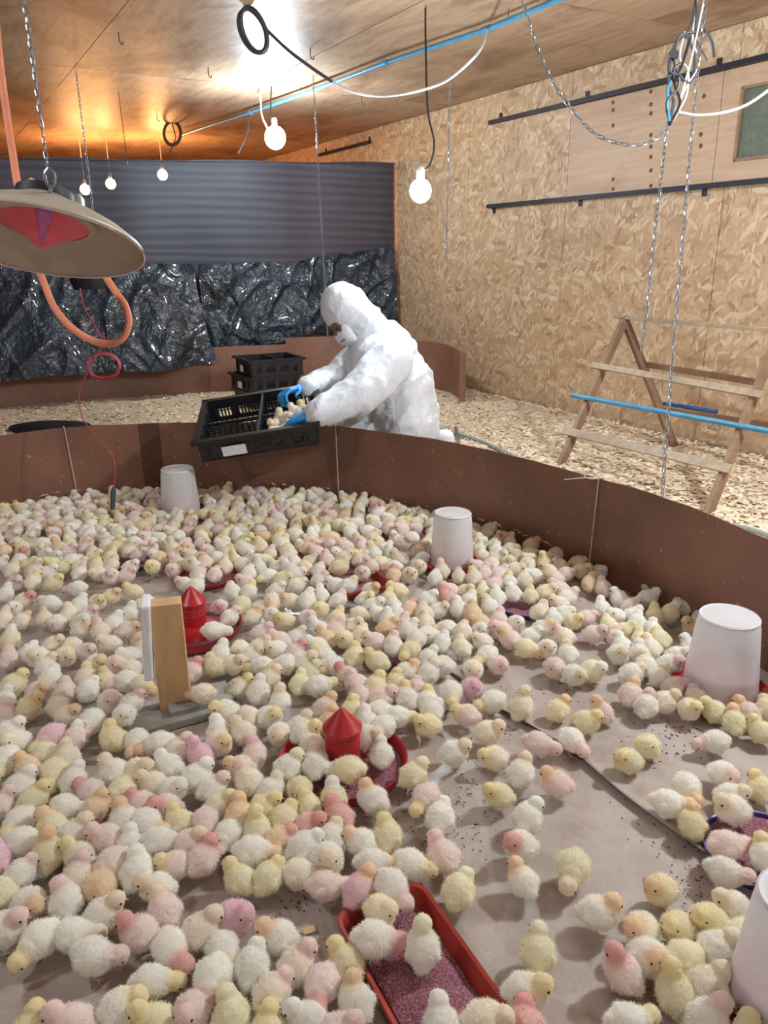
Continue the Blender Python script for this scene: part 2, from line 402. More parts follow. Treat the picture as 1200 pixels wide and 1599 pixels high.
# ceiling panels
t0 = onz(115, 105, ZC); rel = t0-WA0; so, po = rel.dot(WD)/K, -rel.dot(WN)/K
pw, pl = 1.4, 2.8
cs = [so % pl - pl + i*pl for i in range(-5, 9)]; cp = [po % pw - pw + i*pw for i in range(0, 9)]
for i in range(len(cs)-1):
    for j in range(len(cp)-1):
        a, b = max(cs[i], SF), min(cs[i+1], SN); c, d = max(cp[j], 0), min(cp[j+1], DW)
        if b-a < .1 or d-c < .1: continue
        dz = -.0015*random.random()
        mb = MB().box((0, 0, 0), ((b-a)*K-.004, (d-c)*K-.004, .012)); me = mb.mesh('ceiling_panel', False); me.materials.append(M['ceil'])
        o = bpy.data.objects.new('ceiling_panel', me); COL.objects.link(o); m = WM.copy()
        m.translation = W((a+b)/2, ZC+.006+dz, -(c+d)/2*K); o.parent = ceil; o.matrix_basis = m
# wall rails (angle iron)
def rail(x0, y0, x1, y1, tabs, label, up):
    a = onplane(x0, y0, WA0, WN); b = onplane(x1, y1, WA0, WN)
    z = (a.z+b.z)/2; a.z = b.z = z; dz = WD*((1.3*K) if x1 >= 1200 else 0); b = b+dz
    t = empty('wall_rail', a, label, 'rail', 'black iron rails')
    MB().beam(a-WN*.018, b-WN*.018, .03, .028).build('bar', M['iron'], t)
    for x in tabs:
        q = onplane(x, (y0+(y1-y0)*(x-x0)/(x1-x0)), WA0, WN); q.z = z + (.03 if up else -.03)
        MB().beam(q-WN*.004-WD*.016, q-WN*.004+WD*.016, .006, .045).build('tab', M['iron'], t)
rail(768, 187, 1200, 97, (783, 918, 1123), 'upper black iron rail on the chipboard wall', True)
rail(765, 317, 1200, 290, (773, 908, 1102), 'lower black iron rail on the chipboard wall', False)
rail(500, 240, 580, 225, (510, 578), 'short black rail on the wall beyond the black curtain', True)

# ---------------- pen loop ----------------
ringpx = [(0, 680), (100, 668), (215, 662), (300, 660), (400, 660), (500, 663), (600, 675), (700, 690), (800, 712), (900, 738), (1000, 765), (1100, 800), (1200, 843)]
RH = .45*K
rp = [onz(x, y, RH) for x, y in ringpx]
rp = [Vector((p.x, p.y, 0)) for p in rp]
ext = [Vector((x*K, y*K, 0)) for x, y in ((1.52, 1.6), (1.6, .7), (1.35, -.3), (.6, -1.1), (-.8, -1.4), (-2.2, -1.1), (-3.3, -.1), (-3.8, 1.2), (-3.6, 2.5), (-3.0, 3.4), (-2.5, 3.82))]
loop = catmull(rp+ext, 8, True)
NL = len(loop); cen = sum(loop, Vector())/NL
def inside(x, y, pts=loop):
    c = False; n = len(pts); j = n-1
    for i in range(n):
        a, b = pts[i], pts[j]
        if (a.y > y) != (b.y > y) and x < (b.x-a.x)*(y-a.y)/(b.y-a.y)+a.x: c = not c
        j = i
    return c
def loop_near_px(px):                     # loop index whose top projects nearest to this pixel column, on the far side
    q = min(range(len(rp)*8), key=lambda i: abs(proj(loop[i]+Vector((0, 0, RH)))[0]-px)); return q
def proj(p):
    v = Vector(p)-CAM; w_ = v.dot(CF); return (600+FP*v.dot(CR)/w_, 799.5-FP*v.dot(CU)/w_, w_)
ring = empty('brooder_ring', loop[0], 'long curved wall of brown hardboard around the chicks', 'enclosure')
cuts = [loop_near_px(225), loop_near_px(522), loop_near_px(888)]
marks = sorted(set(cuts + [0, 8*13+10, 8*13+34, 8*13+58, NL-24])) ; marks = [m % NL for m in marks]; marks = sorted(set(marks))
if marks[0] == 0: marks = marks[1:]
for i, a in enumerate(marks):
    b = marks[(i+1) % len(marks)]; 
    if b <= a: b += NL
    idx = list(range(a-1, b+3)); off = .004*(i % 2)
    mb = MB(); vs = []; fs = []
    for q in idx:
        p = loop[q % NL]; tn = (loop[(q+1) % NL]-loop[(q-1) % NL]).normalized(); nn = Vector((tn.y, -tn.x, 0)); 
        if (p-cen).dot(nn) < 0: nn = -nn
        zt = RH+.003*nz(q*.4)
        for o_, z in ((off, 0.0), (off, zt), (off+.0035, zt), (off+.0035, 0.0)): vs.append(p+nn*o_+Vector((0, 0, z)))
    for k in range(len(idx)-1):
        for e in range(4): fs.append((k*4+e, k*4+(e+1) % 4, (k+1)*4+(e+1) % 4, (k+1)*4+e))
    n4 = (len(idx)-1)*4; fs += [(0, 1, 2, 3), (n4, n4+3, n4+2, n4+1)]
    mb.add(vs, fs).build('board', M['hardboard'], ring)
# strings tied round the wall
def inward(p): 
    d = (cen-p); d.z = 0; return d.normalized()
for px, tx, lab in ((100, 117, 'white string tied down the ring wall at the left'), (522, 527, 'pale string hanging on the ring wall below the white coverall'), (940, 930, 'pale string tied in a bow over the ring wall at right')):
    p = loop[loop_near_px(px)]; ii = inward(p); a = p+ii*.006+Vector((0, 0, RH+.004)); b = p+ii*.006; b.z = .01
    lean = Vector(((tx-px)*.0012, 0, 0))
    pts = [p-ii*.02+Vector((0, 0, RH-.1)), p-ii*.014+Vector((0, 0, RH+.006)), a, a*.5+b*.5+lean*.5, b+lean]
    mb = MB().tube(pts, .0028, 6)
    if px == 940:
        for sx in (-1, 1):
            k = [a+Vector((0, 0, .004)), a+Vector((sx*.03, .01, .016)), a+Vector((sx*.055, .0, .008)), a+Vector((sx*.03, -.01, -.0)), a]
            mb.tube(catmull(k, 5), .0022, 5)
        mb.tube(catmull([a, a+Vector((-.06, -.01, .004)), a+Vector((-.13, -.01, -.002))], 5), .002, 5)
        mb.tube(catmull([a, a+Vector((-.03, 0, .03)), a+Vector((-.05, 0, .02))], 5), .002, 5)
    tag(mb.build('tie_string', M['string'], smooth=True), lab, 'string', 'strings on the ring wall')

# ---------------- litter outside the pen ----------------
def litter_z(x, y): return LZ + .012*nz(x*1.7, y*1.7) + .010*nz(x*6, y*6, 3) + .004*nz(x*19, y*19, 5)
def room_dist(p, d):
    best = 9e9
    for n_, c in ((WN, 0.0), (-WN, DW*K)):
        dn = d.dot(n_)
        if dn > 1e-6: best = min(best, (c-(p-WA0).dot(n_))/dn)
    for n_, c in ((-WD, -SF*K), (WD, SN*K)):
        dn = d.dot(n_)
        if dn > 1e-6: best = min(best, (c-(p-WA0).dot(n_))/dn)
    return best-.035
li = MB(); NR = 70; vs = []; fs = []
for i in range(NL*2):
    p = loop[i//2] if i % 2 == 0 else (loop[i//2]+loop[(i//2+1) % NL])/2
    d = (p-cen).normalized(); p = p+d*.008; L = room_dist(p, d)
    for j in range(NR+1):
        q = p+d*(L*(j/NR)**1.25); vs.append((q.x, q.y, litter_z(q.x, q.y)))
n2 = NL*2
for i in range(n2):
    for j in range(NR):
        a = i*(NR+1)+j; b = ((i+1) % n2)*(NR+1)+j; fs.append((a, b, b+1, a+1))
lo = li.add(vs, fs).build('wood_litter', M['litter'], smooth=True)
tag(lo, 'pale wood shavings covering the floor outside the ring wall', 'litter', kind='stuff')
# loose shavings on top, one object
def chips(n):
    V = []; F = []; C = []; k = 0
    while k < n:
        if random.random() < .75:
            px = random.uniform(-40, 1260); py = random.uniform(590, 850); q = onz(px, py, LZ)
        else:
            q = Vector((random.uniform(-5, 5), random.uniform(1, 8), 0))
        if q.y > 8.3 or inside(q.x, q.y) or (q-WA0).dot(WN) > -.02: continue
        if (min((q-l).length_squared for l in loop[::2])) < .0020: continue
        z = litter_z(q.x, q.y)+.003; a = random.uniform(0, 6.28); L = random.uniform(.006, .018); w_ = random.uniform(.004, .010)
        u = Vector((math.cos(a), math.sin(a), random.uniform(-.3, .4)))*L; v = Vector((-math.sin(a), math.cos(a), random.uniform(-.5, .5)))*w_
        c = Vector((q.x, q.y, z)); n_ = len(V); V += [c-u-v, c+u-v, c+u+v+Vector((0, 0, .003)), c-u+v]; F.append((n_, n_+1, n_+2, n_+3))
        g = random.uniform(.82, 1.1); b = lin((232, 212, 184)); cc = tuple(min(1, x*g) for x in b)+(1,); C += [cc]*4; k += 1
    me = bpy.data.meshes.new('wood_shavings'); me.from_pydata([tuple(v) for v in V], [], F); me.materials.append(M['chip'])
    at = me.attributes.new('tint', 'FLOAT_COLOR', 'POINT'); at.data.foreach_set('color', np.array(C, dtype=np.float32).ravel())
    o = bpy.data.objects.new('wood_shavings', me); COL.objects.link(o); tag(o, 'loose pale wood shavings scattered over the litter bed', 'shavings', kind='stuff')
chips(26000)

# ---------------- paper in the pen ----------------
def pip_grid(name, test, z, lab, step=.03, edge=None):
    xs = np.arange(-3.4, 1.6, step); ys = np.arange(-1.4, 4.0, step); vid = {}; V = []; F = []
    def vert(i, j):
        if (i, j) not in vid:
            x, y = xs[i], ys[j]; vid[(i, j)] = len(V); V.append((x, y, z+.0012*nz(x*5, y*5)+.001+(edge(x, y) if edge else 0)))
        return vid[(i, j)]
    for i in range(len(xs)-1):
        for j in range(len(ys)-1):
            x, y = xs[i]+step/2, ys[j]+step/2
            if test(x, y): F.append((vert(i, j), vert(i+1, j), vert(i+1, j+1), vert(i, j+1)))
    mb = MB(); mb.add(V, F); o = mb.build(name, M['paper'], smooth=True); return tag(o, lab, 'paper')
small = [p*.997+cen*.003 for p in loop]
sa = onz(700, 1050); sb = onz(780, 1112); sc_ = onz(890, 1180); sd = onz(975, 1252); se = onz(1100, 1342); sf = onz(1300, 1480)
seam = catmull([sa+(sa-sb)*6, sa, sb, sc_, sd, se, sf, sf+(sf-se)*3], 10)
base_o = pip_grid('floor_paper', lambda x, y: inside(x, y, small), .001, 'brown paper sheet covering the pen floor at left')
# upper sheet: strip grid that follows the seam and runs right
def sheet(u, v):
    k = u*(len(seam)-1); i = min(int(k), len(seam)-2); p = seam[i].lerp(seam[i+1], k-i)
    d = Vector((.85, .53, 0)); q = p+d*(v**1.4*1.5)
    for _ in range(12):
        if inside(q.x, q.y, small): break
        q = p.lerp(q, .88)
    lift = .014*math.exp(-v*14)*(.35+.65*smooth(.45, .6, 1-abs((q-sd).length)*1.2)) if v < .5 else 0
    return Vector((q.x, q.y, .0055+lift+.002*nz(q.x*14, q.y*14, 2)*math.exp(-v*8)+.0008*nz(q.x*5, q.y*5)))
us = MB().grid(sheet, 90, 26).build('floor_paper', M['paper'], smooth=True, solid=.0012)
tag(us, 'upper brown paper sheet whose lifted edge runs diagonally at right', 'paper')

# ---------------- back curtain and boards ----------------
CC = W(-1.76, 0, -.02); 
CL = CC + Vector((-.9, -.44, 0)).normalized()*(6.2*K); CLEN = (CL-CC).length; CDIR = (CL-CC).normalized(); CNR = Vector((CDIR.y, -CDIR.x, 0))
if CNR.y > 0: CNR = -CNR            # toward the camera
def curt_s(px, py):
    q = onplane(px, py, CC, CNR); return (q-CC).dot(CDIR), q.z
topz = lambda s: 2.27*K - .10*K*s/(3.93*K)
def cloth(u, v):
    s = u*CLEN; z = topz(s)*v + .07*(1-v); q = CC+CDIR*s+CNR*(.012*math.sin(s*6+1.5*nz(s*2))+.02*nz(s*2, z*2)+.004)
    return Vector((q.x, q.y, z+.008*math.sin(s*5)*v))
sc = MB().grid(cloth, 120, 40).build('shade_cloth', M['net'], smooth=True)
tag(sc, 'tall dark woven shade cloth hung across the building', 'curtain')
# hem wire
hw = MB().tube([CC+CNR*.04+Vector((0, 0, topz(0)-.01)), CL+CNR*.04+Vector((0, 0, topz(CLEN)-.01))], .003, 6).build('support_wire', M['cable'])
tag(hw, 'thin wire along the top edge of the shade cloth', 'wire')
def plastic(px0, px1, top0, top1, bot0, bot1, lab, seed, fwd):
    s0, z0 = curt_s(px0, top0); s1, z1 = curt_s(px1, top1)
    def f(u, v):
        s = s0+(s1-s0)*(u + .03*(1-v)*nz(seed+v*3)); zt = z0+(z1-z0)*u
        zb = bz0+(bz1-bz0)*u + .03*nz(u*6, seed); z = zb+(zt-zb)*v
        x = s+seed; fold = .030*math.sin(x*7+2.5*nz(x*1.5, v*1.2))*(.6+.4*v)+.06*abs(nz(x*2.6+v*.6, v*1.4, seed))+.030*max(0, 1-abs(nz(x*4+v*1.6, v*1.8, seed+4))*5)+.022*max(0, 1-abs(nz(x*7-v*2.2, v*3.2, seed+9))*4)
        q = CC+CDIR*s+CNR*(.035+fold*.9+fwd*smooth(0, 1, 1-v)); return Vector((q.x, q.y, z))
    # bottoms: solve on the plane shifted forward
    pl = CC+CNR*(.035+fwd); bz0 = onplane(px0, bot0, pl, CNR).z; bz1 = onplane(px1, bot1, pl, CNR).z
    o = MB().grid(f, 130, 60).build('plastic_sheet', M['poly'], smooth=True); tag(o, lab, 'plastic sheet', 'black plastic sheets')
plastic(302, -120, 412, 408, 572, 602, 'left crumpled black plastic sheet hanging behind the heat lamp', 1.3, .36)
plastic(470, 306, 407, 413, 524, 565, 'middle crumpled black plastic sheet above the crates', 5.7, .12)
plastic(612, 468, 384, 405, 500, 524, 'right crumpled black plastic sheet behind the coverall', 9.1, .05)
# far ring boards
bpx = [(-140, 660), (-80, 650), (0, 638), (100, 628), (200, 620), (340, 613), (450, 607), (560, 603), (640, 603), (695, 611), (725, 627)]
bl = catmull([onz(x, y, LZ) for x, y in bpx], 6)
fr_ = empty('far_board_wall', (bl[0].x, bl[0].y, 0), 'low brown hardboard wall standing before the black curtain', 'board wall')
bcuts = [0, 14, 27, 36, 46, len(bl)-1]
for k, (a, b) in enumerate(zip(bcuts, bcuts[1:])):
    hh = (.36, .40, .385, .44, .40)[k]+LZ; mb = MB(); off = .004*(k % 2); vs = []; fs = []
    for q in range(a, min(b+2, len(bl))):
        p = bl[q]; tn = (bl[min(q+1, len(bl)-1)]-bl[max(q-1, 0)]).normalized(); nn = Vector((-tn.y, tn.x, 0))
        drop = .03*smooth(len(bl)-9, len(bl)-1, q)
        for o_, z in ((off, 0.0), (off, hh-drop), (off+.004, hh-drop), (off+.004, 0.0)): v = p+nn*o_; vs.append(Vector((v.x, v.y, z)))
    n = len(vs)//4
    for i in range(n-1):
        for e in range(4): fs.append((i*4+e, i*4+(e+1) % 4, (i+1)*4+(e+1) % 4, (i+1)*4+e))
    fs += [(0, 1, 2, 3), ((n-1)*4, (n-1)*4+3, (n-1)*4+2, (n-1)*4+1)]
    mb.add(vs, fs).build('board', M['hardboard'], fr_)
e_ = bl[-1]; MB().box((e_.x-.015, e_.y+.01, .24), (.05, .03, .42)).build('end_batten', M['hardboard'], fr_)

# ---------------- chains, cables, pipe ----------------
lk = MB().tube(catmull([(0.0125*math.cos(a)*1.25, .0065*math.sin(a), 0) for a in [i*math.pi/5 for i in range(10)]], 1, True)+[Vector((0.0125*1.25, 0, 0))], .0021, 5, cap=False)
LINK = lk.mesh('chain_link'); LINK.materials.append(M['steel'])
PITCH = .0235
def chain(pts, lab, parts=True, mat=None, scale=1.0, group='hanging steel chains'):
    pts = [Vector(p) for p in pts]; seg = []; L = 0
    for a, b in zip(pts, pts[1:]): seg.append((L, a, b)); L += (b-a).length
    n = int(L/(PITCH*scale)); t = None
    fr = []
    for i in range(n):
        d = (i+.5)*PITCH*scale; s_ = [s for s in seg if s[0] <= d][-1]; dr = (s_[2]-s_[1]).normalized(); p = s_[1]+dr*(d-s_[0])
        y = dr.orthogonal().normalized() if abs(dr.z) < .9 else (Vector((.8, .6, 0))-dr*Vector((.8, .6, 0)).dot(dr)).normalized(); z = dr.cross(y)
        if i % 2: y, z = z, -y
        tw = random.uniform(-.25, .25); y2 = y*math.cos(tw)+z*math.sin(tw); z2 = dr.cross(y2)
        m = Matrix((dr*scale, y2*scale, z2*scale)).transposed().to_4x4(); m.translation = p; fr.append(m)
    if parts:
        t = empty('chain', pts[0], lab, 'chain', group); me = LINK
        for m in fr:
            o = bpy.data.objects.new('chain_link', me); COL.objects.link(o); o.parent = t; o.matrix_parent_inverse = Matrix.Translation(-pts[0]); o.matrix_basis = m
    else:
        mb = MB(); vv = [v.co.copy() for v in LINK.vertices]; ff = [tuple(p.vertices) for p in LINK.polygons]
        for m in fr: mb.add([m @ v for v in vv], ff)
        o = mb.build('chain', mat or M['steel'], smooth=True); tag(o, lab, 'chain', group)
def D_at_ceil(px, py): q = onz(px, py, ZC); return q
def hang(px0, py0, px1, py1):           # from ceiling pixel straight down to the pixel row
    q = onz(px0, py0, ZC-.005); n_ = Vector((0, -1, 0)); b = onplane(px1, py1, q, n_); return q, b
# chains from the ceiling
a, b = hang(489, 118, 514, 562); chain([a, (b.x, b.y, b.z)], 'long steel chain hanging behind the hooded head', False)
a, b = hang(703, 125, 697, 412); chain([a, b], 'steel chain hanging right of the lower bright bulb', False)
q1 = P(38, -60, 1.7); 
chain([(P(74, 262, 1.62).x, P(74, 262, 1.62).y, ZC), P(74, 262, 1.62)], 'near steel chain holding the front heat lamp', True, scale=.62)
a, b = hang(119, 113, 146, 335)
chain([a, b], 'steel chain at left holding the rear heat lamp', False)
a, b = hang(185, 143, 199, 252)
chain([a, b], 'short thin chain ending in a wire hook above the curtain', False, M['rust'], .7)
MB().tube([b, b+Vector((0, 0, -.02)), b+Vector((-.05, 0, -.02))], .004, 6).build('wire_hook', M['steel'], smooth=True)
bpy.data.objects['wire_hook']['label'] = 'bent wire hook under the short thin chain'; bpy.data.objects['wire_hook']['category'] = 'hook'
# right hand group: loop chain and two hanging chains
DR = 2.9
lp = [P(813, -14, DR), P(822, 20, DR), P(838, 70, DR), P(862, 125, DR), P(893, 170, DR), P(925, 205, DR), P(960, 222, DR), P(1000, 226, DR), P(1030, 213, DR), P(1045, 192, DR)]
chain(catmull(lp, 5), 'steel chain hanging in a long loop across the plywood', True)
chain(catmull([P(1105, -20, DR), P(1088, 130, DR), P(1073, 300, DR), P(1056, 500, DR), P(1044, 640, DR), P(1035, 775, DR)], 4), 'right long steel chain hanging down past the wooden perch', True)
chain(catmull([P(1043, 192, DR), P(1027, 330, DR), P(1012, 470, DR), P(1001, 558, DR)], 4), 'shorter steel chain left of the long one, ending at the perch', True)
def cable(pts, r, mat, name, lab, cat='cable', parent=None, n=8, seg=8, group=None):
    o = MB().tube(catmull(pts, seg), r, n).build(name, mat, parent, smooth=True)
    if not parent: tag(o, lab, cat, group)
    return o
# cable bundle
bt = empty('cable_bundle', P(1070, 60, DR), 'tangled bundle of grey and black cables tied at the ceiling chain', 'cable')
bundle = [([(1100, 0), (1085, 70), (1070, 130), (1050, 190)], 'cablew'), ([(1088, -5), (1078, 45), (1052, 75), (1045, 130), (1052, 160), (1045, 190)], 'cable'),
 ([(1072, 55), (1085, 90), (1078, 130), (1055, 105), (1060, 60), (1085, 50)], 'cable'), ([(1070, 50), (1062, 90), (1075, 110), (1072, 150), (1050, 190)], 'cablew'),
 ([(1100, 45), (1112, 65), (1116, 88)], 'cable'), ([(1050, 80), (1045, 110), (1060, 120), (1058, 140), (1042, 160), (1046, 190)], 'cable'), ([(1078, 60), (1066, 100), (1054, 130), (1062, 160), (1046, 195)], 'cableb'),
 ([(1062, 118), (1053, 125), (1053, 108), (1064, 100)], 'cableb'), ([(1090, -5), (1082, 60), (1092, 100), (1070, 140), (1048, 190)], 'cablew'), ([(1050, 125), (1043, 145), (1046, 190)], 'bluepipe')]
for i, (pp, mt) in enumerate(bundle):
    MB().tube(catmull([P(x, y, DR+.03*nz(i*3.3, k)) for k, (x, y) in enumerate(pp)], 8), .0055 if mt != 'cablew' else .004, 6).build('cable', M[mt], bt, smooth=True)
MB().lathe([(0, .01), (.018, .01), (.02, 0), (.018, -.01), (0, -.01)], 14, P(1052, 86, DR), Matrix.Rotation(1.3, 3, 'X')).build('plug', M['cableb'], bt, smooth=True)
MB().tube([P(1105, 95, DR), P(1087, 60, DR), P(1090, -30, DR)], .003, 6).build('wire', M['cable'], bt, smooth=True)
cable([P(1060, 175, DR), P(1090, 180, DR), P(1130, 176, DR), P(1170, 162, DR), P(1215, 130, DR)], .0055, M['cablew'], 'white_cable', 'white cable sagging from the bundle towards the right edge')
# blue ceiling pipe
pa, pb = onz(285, 210, ZC-.16), onz(880, -5, ZC-.07)
pa = P(285, 210, (onz(285, 199, ZC)-CAM).dot(CF)); 
pipe = empty('water_pipe', pb, 'blue pipe running diagonally under the plywood ceiling', 'pipe')
d1 = (onz(395, 168, ZC)-CAM).dot(CF)
pp = [onz(x, y, ZC-.05) for x, y in ((285, 210), (390, 176), (470, 148), (600, 99), (760, 46), (885, -6), (1000, -60))]
MB().tube(pp, .013, 10).build('pipe_run', M['bluepipe'], pipe, smooth=True)
for k in (1, 3, 4):
    dd = (pp[k+1]-pp[k-1]).normalized(); MB().tube([pp[k]-dd*.03, pp[k]+dd*.03], .018, 10).build('coupling', M['bluepipe'], pipe, smooth=True)
for k, t_ in ((2, .0), (4, .3), (5, .2)):
    q = pp[k].lerp(pp[k+1], t_) if k < 6 else pp[k]; MB().tube([q, (q.x, q.y, ZC)], .002, 5).build('hanger', M['cable'], pipe)
dq = (pp[1]-CAM).dot(CF); cable([P(390, 178, dq), P(386, 210, dq), P(372, 240, dq)], .006, M['cable'], 'cable', 'dark cord drooping from the joint of the blue pipe')
# coiled cable top and droop
ct = empty('cable_coil', P(390, 0, 3.9), 'coil of dark cable hanging under the ceiling above the upper bulb', 'cable')
cd_ = 3.7
for k in range(5):
    cx, cy, rx, ry = 396+random.uniform(-2, 2), 48+random.uniform(-2, 2), 19+random.uniform(-3, 4), 33+random.uniform(-4, 4)
    MB().tube([P(cx+rx*math.cos(t)*math.cos(.25)-ry*math.sin(t)*math.sin(-.2), cy+ry*math.sin(t)+rx*.3*math.cos(t), cd_+k*.004+.01*math.sin(t)) for t in [i*math.pi/14 for i in range(29)]], .0065, 6).build('coil_turn', M['cable'], ct, smooth=True)
qq = P(390, 12, cd_); MB().tube([(qq.x, qq.y, ZC), qq], .004, 6).build('hanging_wire', M['cable'], ct)
cable([P(415, 45, cd_), P(450, 78, cd_), P(490, 108, cd_), P(520, 128, cd_)], .0075, M['cable'], 'cable', 'dark cable running down from the ceiling coil')
cable([P(520, 128, cd_), P(550, 143, cd_), P(590, 150, cd_), P(640, 145, cd_-.1), P(690, 130, cd_-.1), P(725, 105, cd_-.2), P(752, 75, cd_-.3), pp[4]], .0065, M['cablew'], 'cable', 'pale cable sagging from the coil up to the blue pipe')
ct2 = empty('cable_coil', P(270, 170, 6.9), 'small coil of dark cable hanging just above the shade cloth', 'cable')
for k in range(3):
    cx, cy, rx, ry = 270+random.uniform(-2, 2), 208, 12+k, 17+k*1.5
    MB().tube([P(cx+rx*math.cos(t), cy+ry*math.sin(t), 6.9) for t in [i*math.pi/12 for i in range(25)]], .008, 6).build('coil_turn', M['rust'], ct2, smooth=True)
qq = P(269, 192, 6.9); MB().tube([(qq.x, qq.y, ZC), qq, P(275, 215, 6.9), P(266, 238, 6.9)], .006, 6).build('hanging_wire', M['rust'], ct2)
# little ceiling hooks
for x, y in ((185, 50), (325, 105), (245, 178), (485, 75), (565, 150)):
    q = onz(x, y, ZC); MB().tube(catmull([q, q+Vector((0, 0, -.04)), q+Vector((.012, 0, -.06)), q+Vector((.02, 0, -.045))], 5), .003, 6).build('ceiling_hook', M['rust'], smooth=True)
hk = [o for o in bpy.data.objects if o.name.startswith('ceiling_hook')]
for o, l in zip(hk, ('small wire hook in the ceiling, above the left chains', 'small wire hook in the ceiling left of the dark cable coil', 'small wire hook in the ceiling beside the small rusty coil', 'small wire hook in the ceiling right of the dark cable coil', 'small wire hook in the ceiling right of the upper bulb')): tag(o, l, 'hook', 'ceiling hooks')

# ---------------- bulbs ----------------
def bulb(c, r, mat, lab, cords, group='bare bulbs', cordmat='cablew'):
    t = empty('light_bulb', c, lab, 'light bulb', group); c = Vector(c)
    MB().sphere(c, (r, r, r*1.05), 16, 10).build('globe', mat, t, smooth=True)
    MB().lathe([(0, r*.9), (.018, r*.9), (.020, r+.045), (.012, r+.055), (0, r+.055)], 14, c).build('socket', M['white'], t, smooth=True)
    if cords: MB().tube(catmull(cords, 8), .005, 6).build('cord', M[cordmat], t, smooth=True)
    return t
c = P(657, 298, 3.72); bulb(c, .052, M['led'], 'lower bright bare bulb hanging on a dark cord', [(P(665, -40, 3.72).x, P(665, -40, 3.72).y, ZC), P(665, 60, 3.72), P(668, 170, 3.72), P(678, 222, 3.72), P(671, 258, 3.72), c+Vector((0, 0, .09))], cordmat='cableb')
c = P(430, 215, 5.5); bulb(c, .075, M['led_far'], 'upper bright bare bulb near the ceiling, left of the chain', [onz(424, 135, ZC), P(423, 165, 5.5), P(424, 190, 5.5), c+Vector((0, 0, .1))], cordmat='cableb')
cable([onz(405, 110, ZC), P(407, 150, 5.6), P(409, 180, 5.55), P(418, 200, 5.52)], .007, M['cablew'], 'cable', 'white cord beside the upper bright bulb')
bulb((2.0, 2.15, 2.08), .05, M['led2'], 'bare bulb overhead at the right of the pen', [(2.0, 2.15, ZC), (2.0, 2.15, 2.18)])
bulb((-1.9, 1.2, 2.1), .05, M['led_fill'], 'added fill bulb overhead at the left of the pen', [(-1.9, 1.2, ZC), (-1.9, 1.2, 2.2)])  # invented fill lamp, out of frame, brightens the left side
bulb((.9, -1.6, 2.1), .05, M['led_fill'], 'added fill bulb overhead behind the camera', [(.9, -1.6, ZC), (.9, -1.6, 2.2)])  # second made-up fill lamp, unseen, lights the pen from behind the camera
for (x, y, D), l in zip(((133, 296, 7.9), (173, 287, 7.8), (254, 273, 7.8)), ('leftmost small warm bulb glowing through the shade cloth', 'middle small warm bulb glowing through the shade cloth', 'rightmost small warm bulb glowing through the shade cloth')):
    c = P(x, y, D); bulb(c, .05, M['warm'], l, [(c.x, c.y, ZC), c+Vector((0, 0, .1))], 'warm bulbs beyond the cloth')

# ---------------- heat lamps ----------------
def heater(c, R, M3, lab, full=True):
    t = empty('heat_lamp', c, lab, 'heat lamp', 'hanging gas heat lamps')
    prof = [(R, 0), (R*.985, .010), (R*.82, .038), (R*.60, .066), (R*.42, .084), (R*.30, .096), (R*.26, .108)]
    MB().lathe(prof, 56, c, M3).build('reflector', M['enamel'], t, smooth=True, solid=.003)
    MB().tube([Vector(c)+M3 @ Vector((R*math.cos(a), R*math.sin(a), 0)) for a in [i*math.pi/28 for i in range(57)]], .0028, 6, cap=False).build('rim', M['chrome'], t, smooth=True)
    MB().lathe([(0, .132), (R*.2, .132), (R*.28, .124), (R*.29, .104), (0, .104)], 28, c, M3).build('cap', M['iron'], t, smooth=True)
    MB().lathe([(R*.52, .066), (R*.50, .050), (R*.44, .046), (R*.43, .066)], 40, c, M3).build('burner_ring', M['enamel'], t, smooth=True)
    MB().lathe([(0, -.012), (.006, -.010), (R*.2, .018), (R*.46, .052), (R*.47, .066), (0, .068)], 40, c, M3).build('burner_cone', M['ceramic'], t, smooth=True)
    return t
hc = P(66, 381, 1.82); view = (hc-CAM).normalized()
# tilt: near rim raised by 20 degrees, right side lowered
M3 = (Matrix.Rotation(math.radians(3.5), 3, view) @ Matrix.Rotation(math.radians(-19), 3, 'X'))
ht = heater(hc, .232, M3, 'near heat lamp with beige dish and pink cone at left')
# perforated strip on the cone facing the viewer
cone_r = [(.020*0+.046, .018), (.107, .052)]
def on_cone(r_, ang, out=.0012): 
    z_ = .018+(r_-.046)/(.107-.046)*.034 if r_ > .046 else -.010+(r_-.006)/.040*.028
    return hc+M3 @ Vector((r_*math.cos(ang), r_*math.sin(ang), z_-out))
ps = MB(); v_ = M3.inverted() @ (CAM-hc); A0 = math.atan2(v_.y, v_.x)
for sd in (-1, 1):
    for k in range(14): ps.sphere(on_cone(.100-.0066*k, A0+sd*.20, .0016), .0013, 6, 4)
for k in range(-4, 5): ps.sphere(on_cone(.100, A0+k*.05, .0016), .0013, 6, 4)
MB().grid(lambda u, v: on_cone(.014+.085*v, A0+(u-.5)*.40, .0006), 8, 10).build('burner_window', simple('magenta_glaze', (206, 110, 190), .5), ht, smooth=True, solid=.0004)
po_ = ps.build('perforations', M['holes'], ht, smooth=True); po_['kind'] = 'stuff'
